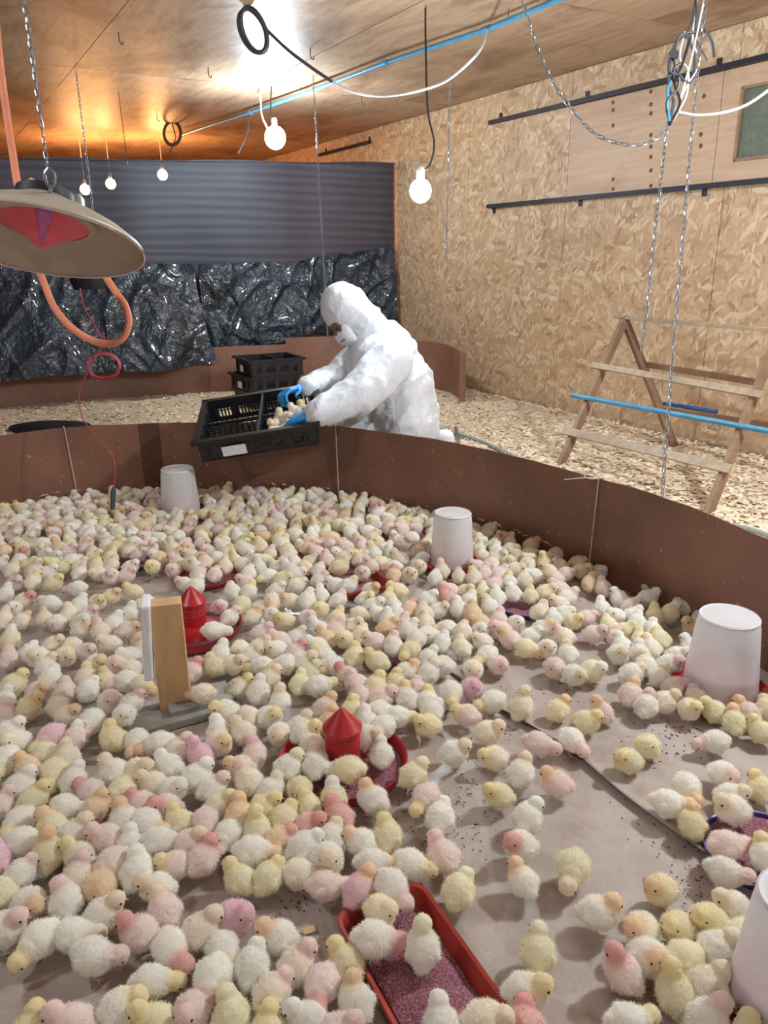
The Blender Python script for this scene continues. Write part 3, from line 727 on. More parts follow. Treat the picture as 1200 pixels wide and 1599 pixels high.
# carabiner
cb = P(76, 262, 1.62); topc = hc+M3 @ Vector((.02, -.0, .165))
cara = [cb, cb+Vector((-.010, 0, -.012)), cb+Vector((-.008, 0, -.030)), cb+Vector((.0, 0, -.038)), cb+Vector((.008, 0, -.030)), cb+Vector((.010, 0, -.012)), cb]
MB().tube(catmull(cara, 6), .003, 6).build('carabiner', M['steel'], ht, smooth=True)
MB().tube([cb+Vector((0, 0, -.037)), hc+M3 @ Vector((.03, -.05, .10))], .0035, 6).build('hook_link', M['steel'], ht, smooth=True)
MB().tube([cb+Vector((0, 0, -.037)), hc+M3 @ Vector((.0, .03, .13))], .0035, 6).build('hook_link', M['steel'], ht, smooth=True)
hs = [P(-12, -30, 1.9), P(-2, 80, 1.9), P(8, 160, 1.9), P(20, 240, 1.88), P(31, 296, 1.85), hc+M3 @ Vector((-.03, .0, .15))]
cable(hs, .0095, M['hose'], 'gas_hose', 'straight orange gas hose dropping to the front heat lamp', 'hose', group='orange gas hoses')
hl = [P(62, 425, 2.15), P(70, 445, 2.15), P(85, 480, 2.15), P(110, 510, 2.15), P(140, 530, 2.15), P(170, 537, 2.15), P(192, 528, 2.15), P(201, 505, 2.15), P(196, 478, 2.15), P(180, 455, 2.15), P(165, 432, 2.15)]
cable(hl, .010, M['hose'], 'gas_hose', 'orange gas hose looping below the front heat lamp', 'hose', group='orange gas hoses')
h2 = P(135, 398, 4.9); h2t = empty('heat_lamp', h2, 'rear heat lamp mostly hidden behind the near one', 'heat lamp', 'hanging gas heat lamps')
MB().lathe([(.2, .0), (.17, .06), (.1, .12), (.06, .16)], 40, h2).build('reflector', M['enamel'], h2t, smooth=True, solid=.003)
MB().lathe([(0, -.21), (.105, -.21), (.12, -.15), (.12, -.02), (0, -.02)], 32, h2).build('burner_box', M['iron'], h2t, smooth=True)
MB().lathe([(.0, .30), (.04, .30), (.06, .27), (.06, .16), (0, .16)], 20, h2+Vector((-.03, 0, .06))).build('regulator', M['steel'], h2t, smooth=True)
# red cord with coil and dark sensor
sp = P(178, 778, 3.62)
cord = [P(125, 450, 3.5), P(132, 480, 3.5), P(150, 512, 3.5), P(165, 535, 3.5), P(152, 552, 3.5), P(138, 580, 3.5)]
rc = empty('sensor_cord', P(160, 575, 3.5), 'thin red cord with a hanging coil left of the crates', 'cord')
MB().tube(catmull(cord, 6), .003, 6).build('cord', M['redcord'], rc, smooth=True)
for k in range(4):
    MB().tube([P(162+(24+k)*math.cos(t)+random.uniform(-.8, .8), 572+(18+k)*math.sin(t), 3.5+.004*k) for t in [i*math.pi/12 for i in range(25)]], .0032, 6).build('coil_turn', M['redcord'], rc, smooth=True)
MB().tube(catmull([P(138, 580, 3.5), P(124, 612, 3.5), P(128, 650, 3.5), P(150, 682, 3.48), P(174, 708, 3.47), P(180, 735, 3.47), P(178, 762, 3.47)], 6), .003, 6).build('cord', M['redcord'], rc, smooth=True)
so_ = MB().tube([P(178, 760, 3.47), P(177, 768, 3.47), P(176, 796, 3.47)], .012, 10, rs=[.006, .012, .010]).build('sensor', M['sensor'], rc, smooth=True)

# ---------------- perch ----------------
pt = empty('perch_stand', onz(872, 727, LZ), 'wooden A-frame perch with slats and a blue pipe at right', 'perch')
FL = onz(872, 727, LZ)-Vector((0, 0, .03)); FR = onz(1102, 806, LZ)-Vector((0, 0, .03)); BLg = onz(1058, 698, LZ)-Vector((0, 0, .03))
wv = FR-FL; BR = BLg+wv
def atY(px, py, ref): return P(px, py, (Vector(ref)-CAM).dot(CF))
apL = (FL+BLg)/2; apL = atY(976, 499, apL); apR = apL+wv*1.0
dd = apL-FL
MB().beam(FL, apL, .045, .028, wv).build('leg', M['wood2'], pt, bevel=.002)
MB().beam(BLg, apL+(apL-BLg).normalized()*.02, .045, .028, wv).build('leg', M['wood2'], pt, bevel=.002)
MB().beam(FR, apR, .045, .028, wv).build('leg', M['wood2'], pt, bevel=.002)
MB().beam(BR, apR+(apR-BR).normalized()*.02, .045, .028, wv).build('leg', M['wood2'], pt, bevel=.002)
wn = wv.normalized(); fn = (wn.cross(dd)).normalized(); 
if fn.y > 0: fn = -fn
def onfront(px, py, off=.03): return onplane(px, py, FL+fn*off, fn)
def slat(x0, y0, x1, y1, wd, mat, nm='slat', off=.03, th=.012):
    MB().beam(onfront(x0, y0, off), onfront(x1, y1, off), th, wd, fn.cross(wn)*-1 if False else fn.cross(wn)).build(nm, M[mat], pt, bevel=.002)
def slat2(x0, y0, x1, y1, wd, mat):
    a, b = onfront(x0, y0), onfront(x1, y1); x = (b-a).normalized(); up = x.cross(fn).normalized(); MB().beam(a, b, wd, .014, fn).build('slat', M[mat], pt, bevel=.002)
slat2(925, 570, 1192, 617, .036, 'wood'); slat2(880, 672, 1142, 733, .045, 'wood')
MB().tube([onfront(893, 617, .035), onfront(1205, 674, .035)], .0135, 12).build('blue_perch_pipe', M['bluepipe'], pt, smooth=True)
tpa, tpb = P(955, 490, (apL-CAM).dot(CF)), None
MB().beam(apL-wn*.09+Vector((0, 0, .012)), apR+wn*.1+Vector((0, 0, .012)), .022, .02).build('top_rail', M['wood'], pt, bevel=.002)
bd = apL-BLg; bn = wn.cross(bd).normalized(); 
if bn.y < 0: bn = -bn
def onback(px, py, off=.025): return onplane(px, py, BLg+bn*off, bn)
for (x0, y0, x1, y1, wd) in ((1008, 569, 1188, 598, .035), (1040, 640, 1230, 668, .035)):
    MB().beam(onback(x0, y0), onback(x1, y1), wd, .014, bn).build('slat', M['wood2'], pt, bevel=.002)
MB().tube([onback(1037, 630, .05), onback(1120, 643, .05)], .012, 12).build('blue_pipe_offcut', M['bluedark'], pt, smooth=True)

# hose on the litter behind the ring, dark rubber lid at left
hp = [(688, 670), (735, 683), (782, 702), (850, 736), (930, 764), (1030, 798), (1110, 822), (1150, 822), (1205, 838), (1290, 880)]
pts = [onz(x, y, LZ+.02) for x, y in hp]
cable(pts, .011, simple('grey_hose_plastic', (150, 158, 152), .4), 'grey_hose', 'grey-green hose lying on the litter along the ring wall', 'hose')
cable([onz(712, 668, LZ+.02), onz(716, 690, LZ+.03)], .012, M['steel'], 'hose_clamp', 'short grey hose clamp beside the kneeling person', 'clamp')
ld = MB(); lc = onz(78, 664, LZ+.03)
def lidp(t, k): return [lc+Vector((.26*k*math.cos(t), .16*k*math.sin(t)*(1 if math.sin(t) > 0 else .8), 0)) for _ in (0,)][0]
mb = MB().lathe([(0, .012), (.2, .012), (.27, .0), (.28, -.012), (.26, -.03), (0, -.03)], 32, lc, Matrix.Scale(.55, 3, (0, 1, 0)))
tag(mb.build('rubber_lid', M['iron'], smooth=True), 'dark flat tray lid lying on the litter behind the ring', 'lid')

# ---------------- crates ----------------
def crate(mw, L, Wd, Hh, lab, group, label_side=True, div=True):
    t = empty('chick_crate', None, lab, 'crate', group, mw=mw)
    def B(name, mb, mat='crate', bv=0): 
        me = mb.mesh(name, False); me.materials.append(M[mat]); o = bpy.data.objects.new(name, me); COL.objects.link(o); o.parent = t; return o
    rim = MB()
    for y in (0, Wd): rim.box((L/2, y, Hh-.008), (L+.03, .024, .016))
    for x in (0, L): rim.box((x, Wd/2, Hh-.008), (.024, Wd+.03, .016))
    B('rim', rim)
    tp = .012
    for nm, (ax, fixed, ln) in (('front', (0, tp, L)), ('rear', (0, Wd-tp, L)), ('left', (1, tp, Wd)), ('right', (1, L-tp, Wd))):
        mb = MB()
        def bx(u, z, du, dz, th=.006):
            if ax == 0: mb.box((u, fixed, z), (du, th, dz))
            else: mb.box((fixed, u, z), (th, du, dz))
        bx(ln/2, .012, ln-.02, .024); bx(ln/2, Hh-.030, ln-.02, .036)
        for u in (.03, ln*.25, ln/2, ln*.75, ln-.03): bx(u, Hh/2, .034, Hh-.03, .012)
        n = int(ln/.017)
        for k in range(n):
            bx(.01+(ln-.02)*(k+.5)/n, Hh/2, .007, Hh-.04, .004)
        bx(ln/2, Hh*.5, ln-.02, .006, .004)
        B('side_panel', mb)
    bt_ = MB(); nx, ny = int(L/.026), int(Wd/.026)
    for k in range(nx+1): bt_.box((.01+(L-.02)*k/nx, Wd/2, .003), (.007, Wd-.02, .005))
    for k in range(ny+1): bt_.box((L/2, .01+(Wd-.02)*k/ny, .003), (L-.02, .007, .005))
    B('base_grid', bt_)
    if div:
        d = MB(); d.box((L*.52, Wd/2, Hh-.012), (.010, Wd-.01, .02))
        for k in range(int(Wd/.03)): d.box((L*.52, .02+k*.03, Hh/2), (.004, .008, Hh-.03))
        B('divider', d)
        d = MB(); d.box((L/2, Wd*.5, Hh-.03), (L-.02, .006, .010)); 
        for k in range(int(L/.028)): d.box((.02+k*.028, Wd*.5, Hh/2-.02), (.008, .004, Hh-.06))
        B('divider', d)
    if label_side:
        B('label', MB().box((L*.30, -.0045 if True else 0, Hh*.38), (.11, .002, Hh*.42)), 'white')
    return t
def frame(o, ex, ey):
    ex = ex.normalized(); ez = ex.cross(ey).normalized(); ey = ez.cross(ex); m = Matrix((ex, ey, ez)).transposed().to_4x4(); m.translation = o; return m
# held crate: top rim corners read from the photograph, lengths 0.60 x 0.40
CLN, CWD, CHT = .55, .40, .115
def at_dist(px, py, ref, L, sgn):
    d = ray(px, py); v = CAM-ref; a = d.dot(d); b = 2*d.dot(v); c = v.dot(v)-L*L; q = b*b-4*a*c; q = max(q, 0); return CAM+d*((-b+sgn*math.sqrt(q))/(2*a))
c0 = P(303, 690, 3.44); c3 = at_dist(320, 626, c0, CWD, 1); r1_ = ray(494, 660); c1 = CAM+r1_*((c0-CAM).dot(c3-c0)/r1_.dot(c3-c0)); CLN = (c1-c0).length
ex = (c1-c0).normalized(); ey = (c3-c0); mw = frame(c0, ex, ey); ez = mw.to_3x3() @ Vector((0, 0, 1)); mw.translation = c0-ez*CHT
HC = crate(mw, CLN, CWD, CHT, 'open black crate held over the ring wall, chicks inside', 'black chick crates')
HCM = mw
# stack behind
st = onz(398, 645, LZ); st = onz(396, 641, LZ)
rz = math.radians(32)
for k in range(3):
    tw = (0, math.radians(3), math.radians(-4))[k]
    m = Matrix.Translation(st+Vector((0, 0, .004+k*.122))) @ Matrix.Rotation(rz+tw, 4, 'Z')
    # origin at the corner nearest the camera: x to the right, y to the left/back
    m = m @ Matrix.Rotation(0, 4, 'Z')
    c_ = crate(m, .43, .39, .122, ('bottom black crate of the stack behind the held crate', 'middle black crate of the stack behind the held crate', 'top black crate of the stack behind the held crate')[k], 'black chick crates', False)
    o = MB().box((-.005+.0, .2, .045), (.002, .075, .05)); me = o.mesh('label', False); me.materials.append(M['white']); q = bpy.data.objects.new('label', me); COL.objects.link(q); q.parent = c_

# ---------------- feeding gear in the pen ----------------
def drinker(px, py, rb, hgt, lab, tp_=.8):
    c = onz(px, py, .006); t = empty('drinker', c, lab, 'drinker', 'white bell drinkers')
    rt = rb*tp_
    MB().lathe([(rb*1.25, .022), (rb*1.28, .034), (rb*1.24, .034), (rb*1.2, .010), (rb*.9, .008), (0, .008)], 40, c).build('base', M['redbase'], t, smooth=True, solid=.002)
    z0 = .03
    MB().lathe([(rb, z0), (rb*.995, z0+.01), (rt*1.03, hgt-.03), (rt, hgt-.016), (rt*.93, hgt), (rt*.8, hgt-.001), (rt*.5, hgt+.004), (0, hgt+.006)], 44, c).build('bottle', M['milky'], t, smooth=True)
    wl = z0+hgt*.22; rw = rb+(rt-rb)*(wl-z0)/(hgt-z0)
    MB().lathe([(0, z0+.004), (rb*.96, z0+.004), (rw*.965, wl), (0, wl)], 40, c).build('water', M['pinkwater'], t, smooth=True)
    MB().lathe([(rt*.97, hgt-.006), (rt*.99, hgt-.002), (rt*.95, hgt+.002), (rt*.9, hgt-.002)], 44, c).build('top_rim', M['white'], t, smooth=True)
    return c
def px_r(px, py, halfw): return halfw*((onz(px, py)-CAM).dot(CF))/FP
OBST = []
r_ = px_r(1122, 1085, 55); c = drinker(1122, 1086, r_, .245, 'large white drinker by the ring wall at right'); OBST.append((c, r_*1.0))
r_ = px_r(706, 888, 33); c = drinker(706, 889, r_, .235, 'white drinker in the middle beside the red trough', .86); OBST.append((c, r_))
r_ = px_r(284, 800, 29); c = drinker(284, 806, r_, .235, 'farthest white drinker, below the held crate', .84); OBST.append((c, r_))
c = drinker(1222, 1590, .088, .245, 'white drinker cut off at the bottom right corner'); OBST.append((c, .088))
def round_feeder(px, py, R, lab, big):
    c = onz(px, py, .006); t = empty('round_feeder', c, lab, 'feeder', 'round red feeders')
    MB().lathe([(0, .001), (R*.86, .001), (R*.93, .008), (R, .038), (R*1.02, .040), (R*1.015, .036)], 48, c).build('tray', M['red'], t, smooth=True, solid=.003)
    MB().lathe([(0, .022), (R*.4, .018), (R*.75, .014), (R*.93, .017)], 40, c).build('feed', M['feed'], t, smooth=True)
    rt = R*.27; h = .125
    k = (.105 if big else .062)
    prof = [(R*(.60 if big else .36), .012), (R*.55 if big else R*.34, .03), (rt, .045 if big else .04), (rt, h-.045)]
    for i in range(4): prof += [(rt*1.05, h-.043+i*.009), (rt, h-.038+i*.009)]
    prof += [(rt*1.0, h)]
    MB().lathe(prof, 32, c).build('feed_tube', M['red'], t, smooth=True)
    MB().lathe([(rt*1.14, h-.006), (rt*1.16, h), (rt*.6, h+.026), (.003, h+.05), (0, h+.05)], 32, c).build('cone_cap', M['red'], t, smooth=True)
    return c
cf1 = round_feeder(537, 1204, .150, 'near round red feeder with a cone top', False)
cf2 = round_feeder(305, 992, .150, 'far round red feeder beside the wooden post', True)
OBST += [(cf1, .045), (cf2, .09)]
def trough(pts, lab, dep=.035, mat='red2'):
    a, b, c, d = [Vector((p.x, p.y, 0)) for p in pts]     # far-left, far-right, near-right, near-left
    o = (a+b+c+d)/4; t = empty('feed_trough', o, lab, 'trough', 'long red feed troughs'); 
    ux = ((b-a)+(c-d)).normalized(); uy = ((a-d)+(b-c)).normalized(); hw = (b-a).length/2; hl = (a-d).length/2; uy = (uy-ux*uy.dot(ux)).normalized()
    def ringp(k, z, r=.03):
        out = []
        for sx, sy, a0 in ((1, 1, 0), (-1, 1, 90), (-1, -1, 180), (1, -1, 270)):
            for j in range(5):
                an = math.radians(a0+j*22.5); out.append(o+ux*(sx*(hw-r-k)+r*math.cos(an))+uy*(sy*(hl-r-k)+r*math.sin(an))+Vector((0, 0, z)))
        return out
    rs = [ringp(.014, .006), ringp(0, dep+.004), ringp(-.005, dep+.006), ringp(-.006, dep+.001)]
    n = len(rs[0]); vs = [v for q in rs for v in q]; fs = [tuple(range(n))]
    for i in range(3):
        for k in range(n): fs.append((i*n+k, i*n+(k+1) % n, (i+1)*n+(k+1) % n, (i+1)*n+k))
    MB().add(vs, fs).build('tray', M[mat], t, smooth=False, solid=.003)
    def ff(u, v):
        q = o+ux*((u*2-1)*(hw-.015))+uy*((v*2-1)*(hl-.015)); e = min(u, 1-u, v, 1-v); return Vector((q.x, q.y, .013+.010*smooth(0, .2, e)+.007*nz(q.x*22, q.y*22)))
    MB().grid(ff, 24, 40).build('feed', M['feed'], t, smooth=True)
    return o, ux, uy, hw, hl
a, b = onz(512, 1438, .035), onz(640, 1386, .035); dr = (onz(812, 1599, .035)-b); dr.normalize(); ln = .52
tr1 = trough([a, b, b+dr*ln, a+dr*ln], 'long red trough of pink feed in the foreground')
a, b, d = onz(458, 862, .035), onz(530, 856, .035), onz(560, 925, .035); e_ = onz(592, 908, .035)
tr2 = trough([a, b, e_, d+(e_-b)*.0], 'distant red trough half covered by chicks in the middle')
def bowl(px, py, R, lab, mat='blueb'):
    c = onz(px, py, .006); t = empty('feed_tray', c, lab, 'tray', 'round feed trays')
    MB().lathe([(0, .001), (R*.9, .001), (R*.97, .006), (R, .018), (R*1.02, .019), (R*1.02, .014)], 44, c).build('dish', M[mat], t, smooth=True, solid=.003)
    MB().lathe([(0, .012), (R*.6, .010), (R*.965, .011)], 40, c).build('feed', M['feed'], t, smooth=True); return c
bowls = [bowl(1192, 1338, .115, 'blue-rimmed tray of pink feed at the right edge'), bowl(822, 950, .10, 'blue-rimmed feed tray between the two right drinkers'),
         bowl(614, 1022, .10, 'blue-rimmed feed tray in the middle, above the near round feeder'), bowl(212, 878, .11, 'blue-rimmed feed tray left of the farthest drinker'),
         bowl(325, 905, .11, 'red feed tray below the farthest drinker', 'red'), bowl(628, 842, .11, 'red feed tray left of the middle drinker', 'red')]
# post on plank base
pb_ = onz(272, 1103, .03); pt2 = empty('sign_post', (pb_.x, pb_.y, 0), 'short wooden post with a white board on a grey plank base', 'post')
rz = math.radians(14)
R2 = Matrix.Rotation(rz, 3, 'Z')
MB().box((pb_.x, pb_.y+.02, .175), (.082, .05, .315), R2).build('upright', M['pine'], pt2, bevel=.002)
wl_ = Vector((pb_.x, pb_.y+.02, 0))+R2 @ Vector((-.053, -.002, .235)); MB().box(wl_, (.024, .085, .215), R2 @ Matrix.Rotation(.06, 3, 'Y')).build('white_board', M['white'], pt2, bevel=.006)
R3 = Matrix.Rotation(math.radians(28), 3, 'Z')
MB().box((pb_.x+.0, pb_.y-.015, .016), (.34, .115, .022), R3).build('base_plank', M['wet'], pt2, bevel=.002)
MB().box((pb_.x+.06, pb_.y+.03, .034), (.17, .10, .02), Matrix.Rotation(math.radians(24), 3, 'Z')).build('base_plank', M['wet'], pt2, bevel=.002)
OBST.append((Vector((pb_.x, pb_.y+.02, 0)), .05))
# feed crumbs and droppings
cr = MB()
hot = [(1150, 1345, 70, 60), (1080, 1380, 40, 50), (640, 1330, 60, 60), (740, 1230, 60, 50), (460, 1400, 50, 40), (700, 1100, 60, 40), (840, 1110, 80, 50), (1020, 1190, 70, 40), (1030, 1270, 60, 100), (250, 1560, 90, 40), (600, 1250, 60, 30), (720, 1310, 40, 30), (1060, 1150, 40, 20), (160, 1080, 200, 90)]
for k in range(560):
    x, y, a, b = random.choice(hot); q = onz(random.gauss(x, a*.6), random.gauss(y, b*.6), .0)
    if not inside(q.x, q.y, small): continue
    an = random.uniform(0, 3.14); L = random.uniform(.001, .0036); u = Vector((math.cos(an), math.sin(an), 0))
    zz = .004 if True else 0
    cr.box((q.x, q.y, .0075), (L*2, .0018, .0015), Matrix.Rotation(an, 3, 'Z'))
tag(cr.build('feed_crumbs', M['crumb']), 'dark feed crumbs and droppings scattered on the paper', 'crumbs', kind='stuff')
ch = onz(483, 1453, .008); tag(MB().box((ch.x, ch.y, .009), (.022, .014, .0015), Matrix.Rotation(.4, 3, 'Z')).build('wood_chip', M['pine']), 'small pale wood flake on the paper left of the red trough', 'wood flake')

# ---------------- person ----------------
def capsules(lst, n=14):
    mb = MB()
    for a, b, r0, r1 in lst:
        a = Vector(a); b = Vector(b); mb.sphere(a, r0, n, 9); mb.sphere(b, r1, n, 9)
        d = b-a
        if d.length > 1e-4: mb.tube([a, b], r0, n, rs=[r0, r1])
    return mb
def remeshed(mb, name, vox, smooth_it=6, disp=None):
    me = bpy.data.meshes.new('tmp'); me.from_pydata([tuple(v) for v in mb.v], [], mb.f); o = bpy.data.objects.new('tmp', me); COL.objects.link(o)
    r = o.modifiers.new('r', 'REMESH'); r.mode = 'VOXEL'; r.voxel_size = vox; r.use_smooth_shade = True
    s = o.modifiers.new('s', 'SMOOTH'); s.iterations = smooth_it; s.factor = .5
    dg = bpy.context.evaluated_depsgraph_get(); dg.update(); e = o.evaluated_get(dg); out = bpy.data.meshes.new_from_object(e); out.name = name
    bpy.data.objects.remove(o); bpy.data.meshes.remove(me)
    if disp:
        ns = [v.normal.copy() for v in out.vertices]
        for v, n_ in zip(out.vertices, ns): v.co = v.co + n_*disp(v.co, n_)
    out.shade_smooth(); return out
def add_mesh(name, me, mat, parent=None):
    me.materials.clear(); me.materials.append(mat); o = bpy.data.objects.new(name, me); COL.objects.link(o)
    if parent: o.parent = parent; o.matrix_parent_inverse = parent.matrix_basis.inverted()
    return o
PD = 3.86
hd = P(541, 492, PD-.02); fd = (CR*-.66+CU*-.68-CF*.34).normalized()      # face direction
upd = (CU - fd*CU.dot(fd)).normalized(); sdir = fd.cross(upd)
J = dict(neck=P(578, 518, PD+.02), chest=P(592, 566, PD+.0), ub=P(602, 546, PD+.04), mid=P(622, 602, PD+.05), hip=P(634, 660, PD+.06),
         shn=P(610, 566, PD-.13), eln=P(560, 618, PD-.27), wrn=P(496, 645, 3.48), shf=P(572, 552, PD+.15), elf=P(532, 588, PD+.03), wrf=P(481, 603, 3.73))
foot_z = LZ
kn1 = Vector((P(548, 680, PD).x, J['hip'].y-.02, .235)); kn2 = Vector((P(535, 660, PD).x, J['hip'].y+.16, .28))
ft1 = Vector((J['hip'].x-.10, J['hip'].y+.04, .15)); ft2 = Vector((kn2.x+.05, kn2.y, .12))
person_base = Vector((J['hip'].x-.05, J['hip'].y, LZ))
pr = empty('person', person_base, 'person in a white hooded coverall and mask kneeling by the ring', 'person')
suitc = [(J['neck'], J['ub'], .10, .125), (J['ub'], J['mid'], .14, .178), (J['chest'], J['mid'], .14, .17), (J['mid'], J['hip'], .178, .172),
         (J['ub'], J['shn'], .12, .105), (J['shn'], J['eln'], .105, .088), (J['eln'], J['wrn'], .088, .060), (J['ub'], J['shf'], .12, .10), (J['shf'], J['elf'], .095, .078), (J['elf'], J['wrf'], .078, .054),
         (J['hip']+Vector((0, .0, -.02)), kn1, .13, .085), (J['hip']+Vector((0, .08, 0)), kn2, .125, .085), (kn1, ft1, .085, .055), (kn2, ft2, .085, .055),
         (hd-fd*.03, J['neck'], .11, .105), (hd-upd*.075-fd*.02, J['chest'], .072, .10)]
mb = capsules(suitc); mat3 = Matrix((fd, sdir, upd)).transposed()
mb.sphere(hd-fd*.018+upd*.022, (.120, .112, .132), 20, 14, mat3)
def wrink(c, n_):
    def rg(p, s): return 1-abs(noise.noise(p*s))*2.2
    d = .0
    q = Vector((c.x*1.0, c.y*1.0, c.z*1.0)); ax = Vector((c.x*.6+c.z*.8, c.y, -c.x*.8+c.z*.6)); st_ = Vector((ax.x*.45, ax.y, ax.z*1.5))
    fall = smooth(.0, .16, (c-hd).length-.06)
    d += .022*max(0, rg(st_, 6.0)-.4)*(.2+.8*fall); d += .010*max(0, rg(st_+Vector((3, 1, 2)), 13)-.4)*(.2+.8*fall); d += .008*noise.noise(c*6)
    return d
cov = add_mesh('coverall', remeshed(mb, 'coverall', .0105, 4, wrink), M['suit'], pr)
# body inside, head with face
bd_ = [(a, b, max(.03, r0-.032), max(.026, r1-.026)) for a, b, r0, r1 in suitc[:-2]]
fc = hd+fd*.018-upd*.022
mb = capsules(bd_, 10); mb.sphere(fc, (.088, .074, .108), 18, 12, mat3)
mb.sphere(fc+fd*.088-upd*.012, (.016, .011, .020), 10, 8, mat3); mb.sphere(fc+fd*.072+upd*.026, (.018, .05, .010), 12, 8, mat3)      # nose, brow
for s_ in (-1, 1): mb.sphere(fc+sdir*.074*s_-fd*.01, (.016, .008, .026), 8, 6, mat3); mb.sphere(fc+fd*.062+sdir*.032*s_-upd*.02, .026, 10, 8)
mb.sphere(fc+fd*.040-upd*.080, .026, 10, 8); mb.tube([fc-upd*.05-fd*.05, J['neck']], .045, 12)
add_mesh('body', remeshed(mb, 'body', .0075, 3), M['skin'], pr)
for s_ in (-1, 1):
    MB().sphere(fc+fd*.079+sdir*.030*s_+upd*.004, .0085, 10, 8).build('eye', M['eye'], pr, smooth=True)
# mask: duckbill shell
mk = MB(); mc = fc+fd*.074-upd*.046
def mkf(u, v):
    a = (u-.5)*math.pi*1.02; h_ = (v-.5)*2; r_w = .066*math.cos(h_*.85)**.5
    return mc + sdir*(math.sin(a)*r_w*1.08) + fd*(math.cos(a)*.052*(1-abs(h_)**2.2*.75)-.028) + upd*(h_*.060)
mk.grid(mkf, 26, 14); mo = mk.build('mask', M['mask'], pr, smooth=True, solid=.003)
vl = MB().box(mc+fd*.024+sdir*-.03-upd*.012, (.004, .030, .006), mat3 @ Matrix.Rotation(-.7, 3, 'Z')).build('valve', M['cable'], mo)
MB().tube([mc+sdir*-.07-fd*.02+upd*.03, fc-sdir*.082-fd*.03+upd*.02], .002, 5).build('strap', M['white'], mo)
# gloves
def glove(wr, palm_dir, up_, side, curl, spread=1.0, s=1.0, thumb=1):
    pd_ = palm_dir.normalized(); u = (up_-pd_*up_.dot(pd_)).normalized(); sd = pd_.cross(u)*side
    L = []; pc = wr+pd_*.045*s
    for k in range(4): L.append((wr+pd_*.01+sd*(k-1.5)*.010*s, wr+pd_*.082*s+sd*(k-1.5)*.020*s, .021*s, .0135*s))
    L.append((wr-pd_*.025, wr+pd_*.01, .024, .024))
    for k, ln in enumerate((.070, .080, .074, .058)):
        p = wr+pd_*.088*s+sd*(k-1.5)*.0205*s*spread; d = (pd_+sd*(k-1.5)*.09).normalized(); ang = 0
        for j, fr_c in enumerate((.45, .32, .23)):
            ang += curl[j]; dd_ = (d*math.cos(ang)-u*math.sin(ang)); q = p+dd_*ln*fr_c*1.15*s; L.append((p, q, (.0098-.0008*j)*s, (.0092-.0010*j)*s)); p = q
    p = wr+pd_*.03*s-sd*.030*s*thumb; d = (pd_*.6-sd*thumb*.75-u*.35).normalized()
    q = p+d*.038*s; L.append((p, q, .013*s, .011*s)); d2 = (pd_*.85-sd*thumb*.15-u*.5).normalized(); L.append((q, q+d2*.032*s, .0105*s, .0085*s))
    return capsules(L, 10)
exh = HCM.to_3x3() @ Vector((1, 0, 0)); eyh = HCM.to_3x3() @ Vector((0, 1, 0)); ezh = HCM.to_3x3() @ Vector((0, 0, 1))
rimpt = HCM @ Vector((.43, CWD, CHT+.012))     # far hand on the rear rim
wrF = J['wrf']+(rimpt-J['wrf'])*.25
g1 = glove(P(472, 606, 3.71), (P(448, 611, 3.66)-P(472, 606, 3.71)), CU, 1, (.5, .9, .7), 1.15, 1.0, 1)
add_mesh('glove', remeshed(g1, 'glove', .004, 2), M['glove'], pr)
g2 = glove(P(484, 648, 3.47), (P(456, 656, 3.50)-P(484, 648, 3.47)), CU*.8+CF*-.4, -1, (.45, .6, .5), 1.1, 1.05, 1)
add_mesh('glove', remeshed(g2, 'glove', .004, 2), M['glove'], pr)
# boots (heel of the folded rear foot shows above the wall)
bh = P(697, 684, PD+.02)
bo = capsules([(bh, Vector((bh.x-.0, bh.y+.02, LZ+.06)), .042, .05), (Vector((bh.x-.0, bh.y+.02, LZ+.06)), Vector((bh.x-.10, bh.y, LZ+.05)), .05, .045), (bh, J['hip']+Vector((.06, .05, -.10)), .045, .06)], 12)
add_mesh('boot', remeshed(bo, 'boot', .009, 3), M['boot'], pr)
bo = capsules([(ft2, Vector((ft2.x-.14, ft2.y, LZ+.045)), .055, .04)], 12); add_mesh('boot', remeshed(bo, 'boot', .009, 3), M['boot'], pr)

